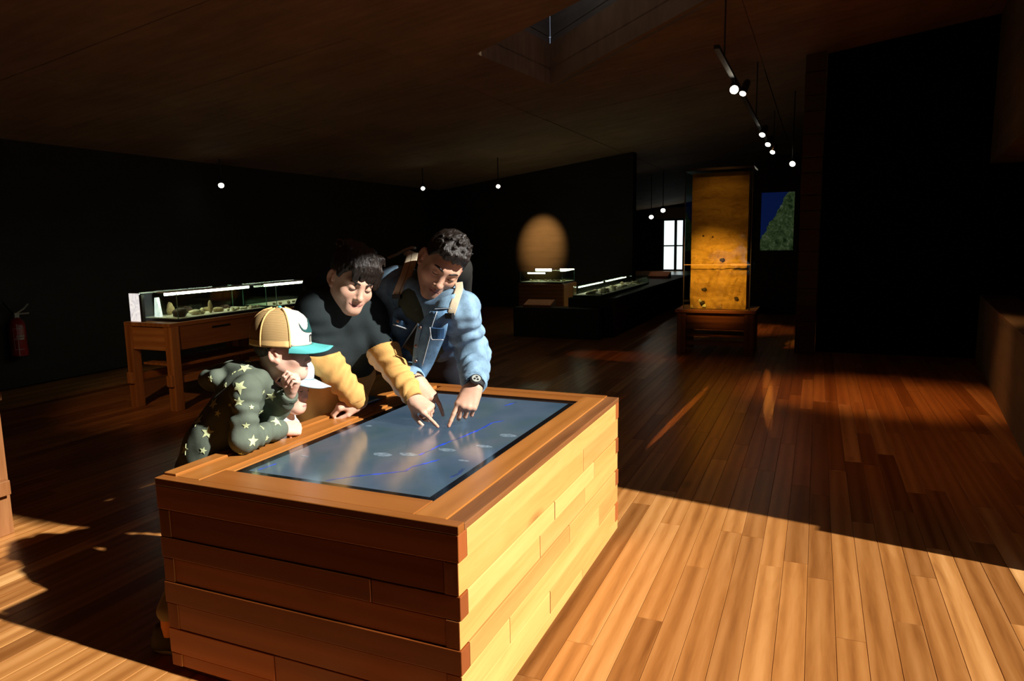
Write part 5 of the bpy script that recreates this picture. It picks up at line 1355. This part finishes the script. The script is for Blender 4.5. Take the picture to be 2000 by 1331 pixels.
# watch on the left wrist, bead bracelet on the right
ax = unit(unit(wrL - elL) + dML); wc = wrL - dML * .004
wt = thing('wrist_watch', 'black chronograph watch on the left wrist of the man', 'watch', tuple(wc))
nn = unit(nML - ax * np.dot(nML, ax)); ll = np.cross(ax, nn)
ring = [(math.cos(t), math.sin(t)) for t in np.linspace(0, 2 * math.pi, 29)[:-1]]
sv, sf = [], []
for (c_, s_) in ring:
    for (rr, hh_) in ((.0, -.010), (.0035, -.009), (.0035, .009), (.0, .010)):
        sv.append(wc + ll * c_ * (.0325 + rr) + nn * s_ * (.0265 + rr) + ax * hh_)
for k in range(28):
    for j in range(4): sf.append((4 * k + j, 4 * ((k + 1) % 28) + j, 4 * ((k + 1) % 28) + (j + 1) % 4, 4 * k + (j + 1) % 4))
raw('strap', sv, sf, M['black_metal'], wt, smooth=False)
fc_ = wc + nn * .0285
cs_ = MB().lathe([(.0185, 0), (.0225, .002), (.0225, .009), (.0195, .0115), (.0175, .0112)], fc_, nn, 28).build('watch_case', M['black_metal'], wt)
MB().lathe([(.0165, .0112), (.0165, .0117)], fc_, nn, 24).build('dial', plain('grey_dial', (.34, .36, .33), .4), cs_)
for (u_, v_) in ((.006, .004), (-.006, .004), (0, -.007)): MB().lathe([(.0046, .0118), (.0046, .0121)], fc_ + ll * u_ + ax * v_, nn, 14).build('sub_dial', M['black'], cs_)
br = thing('bead_bracelet', 'dark bead bracelet on the right wrist of the man', 'bracelet', tuple(wrR))
axr = unit(unit(wrR - elR) + dMR); nr_ = unit(nMR - axr * np.dot(nMR, axr)); lr_ = np.cross(axr, nr_)
M['bead'] = plain('dark_bead', (.03, .014, .010), .35, .5)
bead = MB(); bead.ell((0, 0, 0), (.0042, .0042, .0042), nu=6, nv=4); bm_ = bpy.data.meshes.new('bead'); bm_.from_pydata(bead.v, [], bead.f); bm_.materials.append(M['bead']); bm_.shade_smooth()
for k in range(24):
    t = 2 * math.pi * k / 24; o = bpy.data.objects.new('bead', bm_); col.objects.link(o); o.parent = br
    o.location = Vector(wrR + dMR * .006 + lr_ * .031 * math.cos(t) + nr_ * .026 * math.sin(t)) - Vector(br.location)
# ================= boy in the star hoodie
by = thing('person', 'boy in green star hoodie and trucker cap, chin on fist', 'person', (-1.85, 1.55, 0))
Hb = at(552, 684, 2.42); Bb = head_frame(camdir(.985, .03, .08), camdir(-.03, -1, -.14)); hb = .87
shR = at(482, 760, 2.30); shL = shR + .24 * unit(V3(-.55, .80, .02)); smid = (shR + shL) / 2; WA = unit(shR - shL)
NB = at(500, 760, 2.44); pelv = at(392, 950, 2.46)
elR = at(476, 868, 2.295); elR[2] = max(elR[2], KH + .046); wrR = at(550, 850, 2.46); wrR[2] = max(wrR[2], KH + .040)
elL = at(524, 842, 2.52); elL[2] = KH + .045; wrL = at(566, 769, 2.40)
FI = [(1.35, 1.5, .8), (1.4, 1.5, .8), (1.45, 1.5, .8), (1.5, 1.5, .8)]
dRb = unit(at(590, 836, 2.52) - wrR + V3(0, 0, .0)); nRb = V3(.35, -.55, .8)
hR, _ = hand_mesh(elR, wrR, dRb, nRb, 'R', .76, SKIN_B, FI, h=.003, thumb=(.75, .25, -.6), thumb2=(.6, -.7, -.5))
dLb = unit(at(578, 738, 2.385) - wrL); nLb = camdir(.55, .05, .83)
FL = [(1.25, 1.45, .8), (1.3, 1.45, .8), (1.35, 1.45, .8), (1.4, 1.45, .8)]
hL, _ = hand_mesh(elL, wrL, dLb, nLb, 'L', .70, SKIN_B, FL, h=.003, thumb=(.8, .25, -.6), thumb2=(.6, -.6, -.6))
kneeR, kneeL = V3(-1.865, 1.66, .31), V3(-1.98, 1.80, .31); ankR, ankL = V3(-1.868, 1.512, .07), V3(-2.02, 1.80, .06)
S = Sdf(); S.cap(pelv, smid, .055, .05); S.cap(shR, elR, .028); S.cap(shL, elL, .03); S.cap(elR, wrR, .026, .018); S.cap(elL, wrL, .026, .018); S.cap(smid, NB, .04, .036); S.cap(NB, Hb - Bb[:, 2] * .06 - Bb[:, 1] * .02, .034)
for k_, a_ in ((kneeR, ankR), (kneeL, ankL)): S.cap(pelv, k_, .06, .042); S.cap(k_, a_, .038, .026)
v, q, c = merge([head_mesh(Hb, Bb, hb, SKIN_B, (0.60, 0.28, 0.24), child=.55, h=.0030, nb=NB), hR, hL, coarse(S, SKIN_B, .012)])
fast('body', v, q, M['skin'], by, colr=c)
face_parts(by, Hb, Bb, hb, child=.55)
S = Sdf(); S.ell((0, -.018, .034), (.0770, .0965, .088), k=.02)
S.cut(hairline([(-.14, -.070), (-.06, -.062), (-.034, -.03), (-.02, .0), (.0, .022), (.012, .004), (.024, -.012), (.034, .02), (.05, .055), (.13, .065)]), .004)
S.disp = lambda P: .0008 * np.sin(P[:, 0] * 500) * np.sin(P[:, 2] * 420 + P[:, 1] * 300)
S.lo = np.array([-.09, -.13, -.085]); S.hi = np.array([.09, .11, .13]); hair_mesh(Hb, Bb, hb, S, .0036, M['hair_brown'], by)
# hoodie
G = np.array((0.105, 0.128, 0.098)); S = Sdf()
FRb = unit(np.cross(smid - pelv, WA)); FRb = FRb if FRb[0] > 0 else -FRb
flatbody(S, [(pelv - unit(smid - pelv) * .05, .128, .092, WA), (pelv * .6 + smid * .4 - FRb * .012, .122, .086, WA), (smid * .9 + pelv * .1 - FRb * .012, .100, .066, WA)], k=.04)
S.cap(shR, shL, .044, k=.03); S.cap(smid, NB, .064, .052, k=.03)
S.cap(shR, elR, .045, .041, k=.018, fold=(.0030, 3.5, .4)); S.cap(elR, wrR + unit(elR - wrR) * .02, .041, .034, k=.02, fold=(.0035, 4, 0))
S.cap(shL, elL, .045, .040, k=.02); S.cap(elL, wrL + unit(elL - wrL) * .02, .042, .034, k=.03, fold=(.0025, 3, 0))
# hood lying on his back
hp = [at(534, 768, 2.42), at(506, 742, 2.36), at(460, 722, 2.42), at(432, 728, 2.52), at(450, 722, 2.62), at(500, 735, 2.64)]
for a, b in zip(hp[:-1], hp[1:]): S.cap(a, b, .026, .028, k=.025)
hq = [at(425, 738, 2.40), at(408, 742, 2.48), at(420, 735, 2.58)]
for a, b in zip(hq[:-1], hq[1:]): S.cap(a, b, .030, .030, k=.02)
S.cap(at(455, 740, 2.48), at(418, 745, 2.48), .04, .032, k=.03)
cuff(S, elR, wrR, .027); cuff(S, elL, wrL, .026)
S.disp = wrinkle(.0022, 1.2); hood_sdf = S
v, q = surf(S, .0065); hd = fast('hoodie', v, q, M['cloth'], by, colr=np.tile(G, (len(v), 1))); hd['label'] = 'sage green hoodie printed with pale stars'
for el, wr, r in ((elR, wrR, .033), (elL, wrL, .031)):
    ax = unit(wr - el); dn(MB().lathe([(r * .80, .010), (r * .88, .014), (r, .008), (r * 1.07, -.01), (r * 1.10, -.04), (r * .9, -.046)], wr - ax * .010, ax, 22).build('cuff', M['cloth'], hd, smooth=True), G * 1.02)
# printed stars, wrapped on the cloth
M['star'] = plain('star_print', (0.56, 0.62, 0.34), 0.8, 0.15, .06)
def star(p, r, ang, asp=1.0):
    n_ = grad(hood_sdf, p)[0]; up = R @ V3(math.sin(ang), -math.cos(ang), 0); up = unit(up - n_ * np.dot(up, n_)); sd = np.cross(up, n_)
    pts = [np.zeros(2)]
    ring_o = []
    for k in range(10):
        a = math.pi * k / 5; rr = r if k % 2 == 0 else r * .42; ring_o.append(np.array([math.sin(a) * rr, math.cos(a) * rr]))
    L_ = []
    for f_ in (0.34, 0.67, 1.0):
        for k in range(10):
            a0, a1 = ring_o[k], ring_o[(k + 1) % 10]
            L_.append(a0 * f_); L_.append((a0 + a1) / 2 * f_)
    P_ = np.array([p + sd * x + up * y for x, y in [pts[0]] + L_])
    for _ in range(5): P_ = P_ - grad(hood_sdf, P_) * hood_sdf(P_)[:, None]
    N_ = grad(hood_sdf, P_); top = P_ + N_ * .0016; bot = P_ - N_ * .003; n1 = len(P_)
    if np.abs(np.linalg.norm(P_ - p, axis=1)).max() > r * 2.2: return
    F_ = []
    for k in range(20): F_.append((0, 1 + k, 1 + (k + 1) % 20))
    for l_ in range(2):
        for k in range(20): a = 1 + l_ * 20 + k; b = 1 + l_ * 20 + (k + 1) % 20; F_.append((a, a + 20, b + 20, b))
    out = 41
    for k in range(20): a, b = out + k, out + (k + 1) % 20; F_.append((a, n1 + a, n1 + b, b))
    raw('printed_star', list(top) + list(bot), F_, M['star'], hd, smooth=False)
for (cx_, cy_, r_, an) in ((525, 530, 46, .2), (490, 652, 48, .5), (488, 752, 32, .1), (350, 825, 22, .3), (285, 950, 42, .1), (255, 1068, 22, .3), (535, 905, 22, 0), (578, 1005, 40, .3), (610, 1085, 18, .2), (735, 880, 42, .2),
                           (700, 715, 40, .4), (570, 785, 18, .1), (635, 815, 20, .5), (640, 918, 18, .2), (645, 690, 18, .6), (430, 770, 14, .2), (322, 760, 36, .4), (135, 1060, 36, .2), (222, 872, 42, .5), (400, 640, 16, .1), (547, 487, 20, .2), (735, 1038, 20, .3), (668, 985, 18, .1), (500, 1088, 20, .4), (300, 600, 22, .3), (455, 560, 16, .7)):
    p = trace(hood_sdf, 320 + cx_ / 3.3275, 560 + cy_ / 3.3275, 1.8, 3.2)
    if p is not None: star(p, r_ / 3.3275 / 575 * 1.05, an)
for k in range(14):      # the same print on the side turned away
    p0 = smid * (.25 + .05 * k) + pelv * (.75 - .05 * k); dd = unit(-WA * (.7 if k % 2 else .2) - FRb * (.6 if k % 3 else -.3)); p = p0 + dd * .2
    for _ in range(30): p = p - dd * float(hood_sdf(p[None])[0]) * .8
    star(p, .02 + .012 * (k % 3), k * .7)
# trucker cap
def cap_build(parent, Hc, B, s, cols, tilt, brim_len, crown_h=.112, brim_droop=.02, a0=.090, b0=.106, z0=.028, name='cap', label=None, brim_curl=.012):
    t = thing(name, label, 'cap', tuple(Hc + B @ (V3(0, 0, .05) * s)))
    ct, st = math.cos(tilt), math.sin(tilt)
    def T(p):
        x, y, z = p; y2, z2 = y * ct - (z - z0) * st, y * st + (z - z0) * ct + z0
        return Hc + B @ (np.array([x, y2 - .006, z2]) * s)
    def crown(th, u):      # th=0 front, u 0 rim .. 1 top
        front = max(0, math.cos(th)); rr = (1 - u ** (2.6 + .9 * front)) ** (1 / 2.3)
        y = math.cos(th) * b0 * rr - .004 * u; x = math.sin(th) * a0 * rr
        return (x, y, z0 + crown_h * u)
    def patch(nm, t0, t1, mat, u0=0., u1=1., nt_=12, nu_=10, off=0., par=None):
        v_, f_ = [], []
        for i in range(nt_ + 1):
            for j in range(nu_ + 1):
                th = t0 + (t1 - t0) * i / nt_; u = u0 + (u1 - u0) * j / nu_; c_ = np.array(crown(th, min(u, .9995))); ctr = np.array((0, 0, z0 + .02)); n_ = unit(c_ - ctr)
                v_.append(T(c_ + n_ * (off + .0012)))
        n1 = len(v_)
        for i in range(nt_ + 1):
            for j in range(nu_ + 1):
                th = t0 + (t1 - t0) * i / nt_; u = u0 + (u1 - u0) * j / nu_; c_ = np.array(crown(th, min(u, .9995))); ctr = np.array((0, 0, z0 + .02)); n_ = unit(c_ - ctr)
                v_.append(T(c_ + n_ * (off - .0008)))
        I = lambda i, j: i * (nu_ + 1) + j
        for i in range(nt_):
            for j in range(nu_): q_ = (I(i, j), I(i, j + 1), I(i + 1, j + 1), I(i + 1, j)); f_.append(q_); f_.append(tuple(n1 + k for k in q_[::-1]))
        for j in range(nu_): f_.append((I(0, j + 1), I(0, j), n1 + I(0, j), n1 + I(0, j + 1))); f_.append((I(nt_, j), I(nt_, j + 1), n1 + I(nt_, j + 1), n1 + I(nt_, j)))
        for i in range(nt_): f_.append((I(i, 0), I(i + 1, 0), n1 + I(i + 1, 0), n1 + I(i, 0)))
        return raw(nm, v_, f_, mat, par or t, smooth=True)
    A1, A2 = math.radians(62), math.radians(118)
    fp = patch('front_panel', -A1, A1, cols['front'], nt_=20)
    for sg in (-1, 1):
        patch('mesh_panel', sg * A1 if sg > 0 else -A2, A2 if sg > 0 else -A1, cols['mesh'])
    patch('mesh_panel', A2, math.pi, cols['mesh']); patch('mesh_panel', -math.pi, -A2, cols['mesh'])
    for th in (A1, A2, -A1, -A2, math.pi):
        pts = [T(np.array(crown(th, u)) * (1, 1, 1) + unit(np.array(crown(th, u)) - (0, 0, z0 + .02)) * .0015) for u in np.linspace(0, .985, 14)]
        MB().tube(pts, .0035 * s, 6).build('seam_tape', cols['tape'], t, smooth=True)
    patch('sweat_band', A1, 2 * math.pi - A1, cols['tape'], 0, .17, 24, 3, .0012)
    MB().ell(T((0, -.004, z0 + crown_h + .002)), (.007 * s, .007 * s, .005 * s)).build('button', cols['brim'], t, smooth=True)
    # brim
    v_, f_ = [], []; nt_, nr_ = 18, 6
    for lay in (0, 1):
        for i in range(nt_ + 1):
            th = -A1 * 1.02 + 2.04 * A1 * i / nt_
            x0_, y0_, _ = crown(th, 0.0); p_ = min(1.0, abs(x0_) / (a0 * math.sin(A1 * 1.02))); yb_ = b0 * math.cos(A1 * 1.02) - .002
            yo_ = yb_ + (b0 - yb_ + brim_len) * (1 - p_ ** 3.2) ** .55; w_ = max(0, (yo_ - y0_)) / brim_len
            for j in range(nr_ + 1):
                k = j / nr_; x = x0_ * (1 + .05 * k * w_); y = y0_ + (yo_ - y0_) * k
                z = z0 + .004 - brim_droop * (k * w_) - brim_curl * (x / .08) ** 2 * k - .0045 * lay
                v_.append(T((x, y, z)))
    n1 = (nt_ + 1) * (nr_ + 1); I = lambda i, j: i * (nr_ + 1) + j
    for i in range(nt_):
        for j in range(nr_): q_ = (I(i, j), I(i, j + 1), I(i + 1, j + 1), I(i + 1, j)); f_.append(q_[::-1]); f_.append(tuple(n1 + k for k in q_))
        f_.append((I(i, nr_), I(i + 1, nr_), n1 + I(i + 1, nr_), n1 + I(i, nr_))); f_.append((I(i + 1, 0), I(i, 0), n1 + I(i, 0), n1 + I(i + 1, 0)))
    raw('brim', v_, f_, cols['brim'], t, smooth=True)
    return t, T, crown, fp
def meshcloth():
    m = Mat('tan_cap_mesh', 0.8, 0.2); a = m.n('ShaderNodeTexCoord'); w = m.n('ShaderNodeTexWave', wave_type='BANDS', bands_direction='Z'); w.inputs['Scale'].default_value = 110
    g_ = m.n('ShaderNodeNewGeometry'); m.L(g_.outputs['Position'], w.inputs['Vector'])
    m.color(m.ramp(w.outputs['Fac'], [(0.35, (0.17, 0.105, 0.045)), (0.6, (0.60, 0.40, 0.17))])); return m.m
capc = dict(front=plain('cream_foam', (0.80, 0.74, 0.62), .85, .15, .04), mesh=meshcloth(), tape=plain('tan_tape', (0.66, 0.42, 0.17), .8, .2, .08), brim=plain('teal_brim', (0.085, 0.40, 0.40), .7, .2, .05))
ct_, TT, CR, fpan = cap_build(by, Hb, Bb, .955, capc, math.radians(0), .076, crown_h=.130, brim_droop=.006, brim_curl=.022, z0=.022, label='cream trucker cap with tan mesh back and teal brim on the boy')
# hook-shaped emblem and small letter on the cap front
M['emblem'] = plain('dark_teal_print', (0.010, 0.075, 0.075), .7); M['emblem_black'] = plain('black_print', (.012, .012, .014), .7)
def cap_print(pts, mat, nm):
    P_ = []
    for (th, u) in pts:
        c_ = np.array(CR(math.radians(th), u)); n_ = unit(c_ - np.array((0, 0, .048))); P_.append(c_ + n_ * .0030)
    v_ = [TT(p) for p in P_] + [TT(p + unit(p - np.array((0, 0, .048))) * .0012) for p in P_]; n_ = len(P_) // 2; n1 = len(P_); f_ = []
    for k in range(n_ - 1):
        a, b, c_, d = 2 * k, 2 * k + 1, 2 * k + 3, 2 * k + 2; f_ += [(n1 + a, n1 + b, n1 + c_, n1 + d), (d, c_, b, a), (a, n1 + a, n1 + d, d), (b, c_, n1 + c_, n1 + b)]
    f_ += [(0, 1, n1 + 1, n1), (2 * n_ - 2, n1 + 2 * n_ - 2, n1 + 2 * n_ - 1, 2 * n_ - 1)]
    raw(nm, v_, f_, mat, fpan)
hook = []
for th, a, b in ((39, .60, .66), (38, .52, .60), (35, .45, .52), (31, .41, .46), (26, .385, .445), (20, .37, .46), (14, .36, .52), (8, .355, .60), (2, .35, .67), (-6, .35, .71), (-16, .38, .68)): hook += [(th, a), (th, b)]
cap_print(hook, M['emblem'], 'emblem')
for (t0, t1) in ((13, 11), (5, 3)): cap_print([(t0, .10), (t1, .10), (t0, .27), (t1, .27)], M['emblem_black'], 'emblem_letter')
cap_print([(13, .25), (13, .29), (8, .27), (8, .31), (3, .25), (3, .29)], M['emblem_black'], 'emblem_letter')
# trousers, sock, shoes
S = Sdf(); S.cap(pelv + WA * .04, pelv - WA * .04, .085, k=.04)
for k_, a_ in ((kneeR, ankR), (kneeL, ankL)): S.cap(pelv, k_, .08, .058, k=.04); S.cap(k_, a_ + V3(0, 0, .07), .052, .038, k=.03)
v, q = surf(S, .010); fast('trousers', v, q, M['cloth'], by, colr=np.tile((.26, .20, .115), (len(v), 1)))
for a in (ankR, ankL): MB().tube([a + V3(0, 0, -.01), a + V3(0, 0, .09)], .028, 12).build('sock', plain('orange_sock', (.62, .22, .06), .85), by, smooth=True)
M['suede'] = plain('dark_olive_suede', (.06, .05, .032), .9, .1)
shoe(by, V3(-1.925, 1.490, 0), V3(-1.782, 1.548, 0), .78, M['suede'], M['sole_white']); shoe(by, V3(-2.09, 1.79, 0), V3(-1.93, 1.85, 0), .80, M['suede'], M['sole_white'])

# ================= small child behind the boy
kd = thing('person', 'small child in pale blue cap and white shirt, half hidden behind the boy', 'person', (-1.90, 2.03, 0))
Hk = at(561, 755, 2.62); Bk = head_frame(camdir(.96, .16, -.16), camdir(.05, -1, 0)); hk = .84
smid = Hk + V3(-.045, -.01, -.155); WA = unit(V3(.4, -.9, 0)); pelv = V3(-1.91, 1.99, .34)
shR, shL = smid + WA * .085, smid - WA * .085
elR, elL = V3(-1.86, 1.94, .49), V3(-1.875, 2.14, .49); wrR, wrL = V3(-1.815, 2.04, .50), V3(-1.815, 2.10, .50)
FK = [(.5, .6, .4)] * 4
hR, _ = hand_mesh(elR, wrR, V3(.15, .25, .9), V3(-.8, 0, .3), 'R', .52, SKIN_B, FK, h=.003); hL, _ = hand_mesh(elL, wrL, V3(.15, .1, .9), V3(-.8, 0, .3), 'L', .52, SKIN_B, FK, h=.003)
S = Sdf(); S.cap(pelv, smid, .06, .06); S.cap(shR, elR, .024); S.cap(shL, elL, .024); S.cap(elR, wrR, .022, .016); S.cap(elL, wrL, .022, .016); S.cap(smid, Hk - Bk[:, 2] * .07, .036)
for sg in (-1, 1): S.cap(pelv, V3(-1.92, 1.99 + .06 * sg, .2), .05, .04); S.cap(V3(-1.92, 1.99 + .06 * sg, .2), V3(-1.93, 1.99 + .06 * sg, .05), .036, .026)
v, q, c = merge([head_mesh(Hk, Bk, hk, SKIN_B, (0.60, 0.28, 0.24), child=1.1, h=.0032, nb=smid), hR, hL, coarse(S, SKIN_B, .010)])
fast('body', v, q, M['skin'], kd, colr=c); face_parts(kd, Hk, Bk, hk, child=1.1)
S = Sdf(); S.ell((0, -.018, .034), (.0775, .097, .088), k=.02); S.cut(hairline([(-.14, -.06), (-.04, -.04), (0, .02), (.034, .02), (.05, .055), (.13, .065)]), .004); S.lo = np.array([-.09, -.13, -.085]); S.hi = np.array([.09, .11, .13]); hair_mesh(Hk, Bk, hk, S, .005, M['hair_brown'], kd)
S = Sdf(); flatbody(S, [(pelv, .10, .078, WA), (smid - V3(0, 0, .02), .095, .068, WA)], k=.03); S.cap(shR, elR, .042, .036, k=.02); S.cap(shL, elL, .042, .036, k=.02); S.cap(elR, wrR, .034, .026, k=.02); S.cap(elL, wrL, .034, .026, k=.02); S.cap(smid, smid + V3(.02, .0, .045), .05, .042, k=.02)
S.disp = wrinkle(.0018, 1.4); v, q = surf(S, .008); fast('shirt', v, q, M['cloth'], kd, colr=np.tile((.78, .74, .70), (len(v), 1)))
S = Sdf(); S.cap(pelv, pelv + V3(0, 0, -.02), .082, k=.03)
for sg in (-1, 1): S.cap(pelv, V3(-1.92, 1.99 + .06 * sg, .2), .068, .055, k=.03); S.cap(V3(-1.92, 1.99 + .06 * sg, .2), V3(-1.93, 1.99 + .06 * sg, .07), .054, .045, k=.02)
v, q = surf(S, .012); fast('trousers', v, q, M['cloth'], kd, colr=np.tile((.05, .06, .10), (len(v), 1)))
for sg in (-1, 1): shoe(kd, V3(-1.975, 1.99 + .06 * sg, 0), V3(-1.83, 1.99 + .07 * sg, 0), .72, M['shoe_dark'], M['sole_white'])
pb_ = plain('pale_blue_cotton', (0.46, 0.60, 0.68), .85, .15, .06); capk = dict(front=pb_, mesh=pb_, tape=plain('pale_blue_tape', (0.40, 0.54, 0.62), .85, .15), brim=plain('grey_blue_brim', (0.40, 0.50, 0.53), .8, .2))
cap_build(kd, Hk, Bk, hk * 1.08, capk, math.radians(-2), .078, crown_h=.090, brim_droop=.012, brim_curl=.016, z0=.046, label='pale blue baseball cap on the small child')
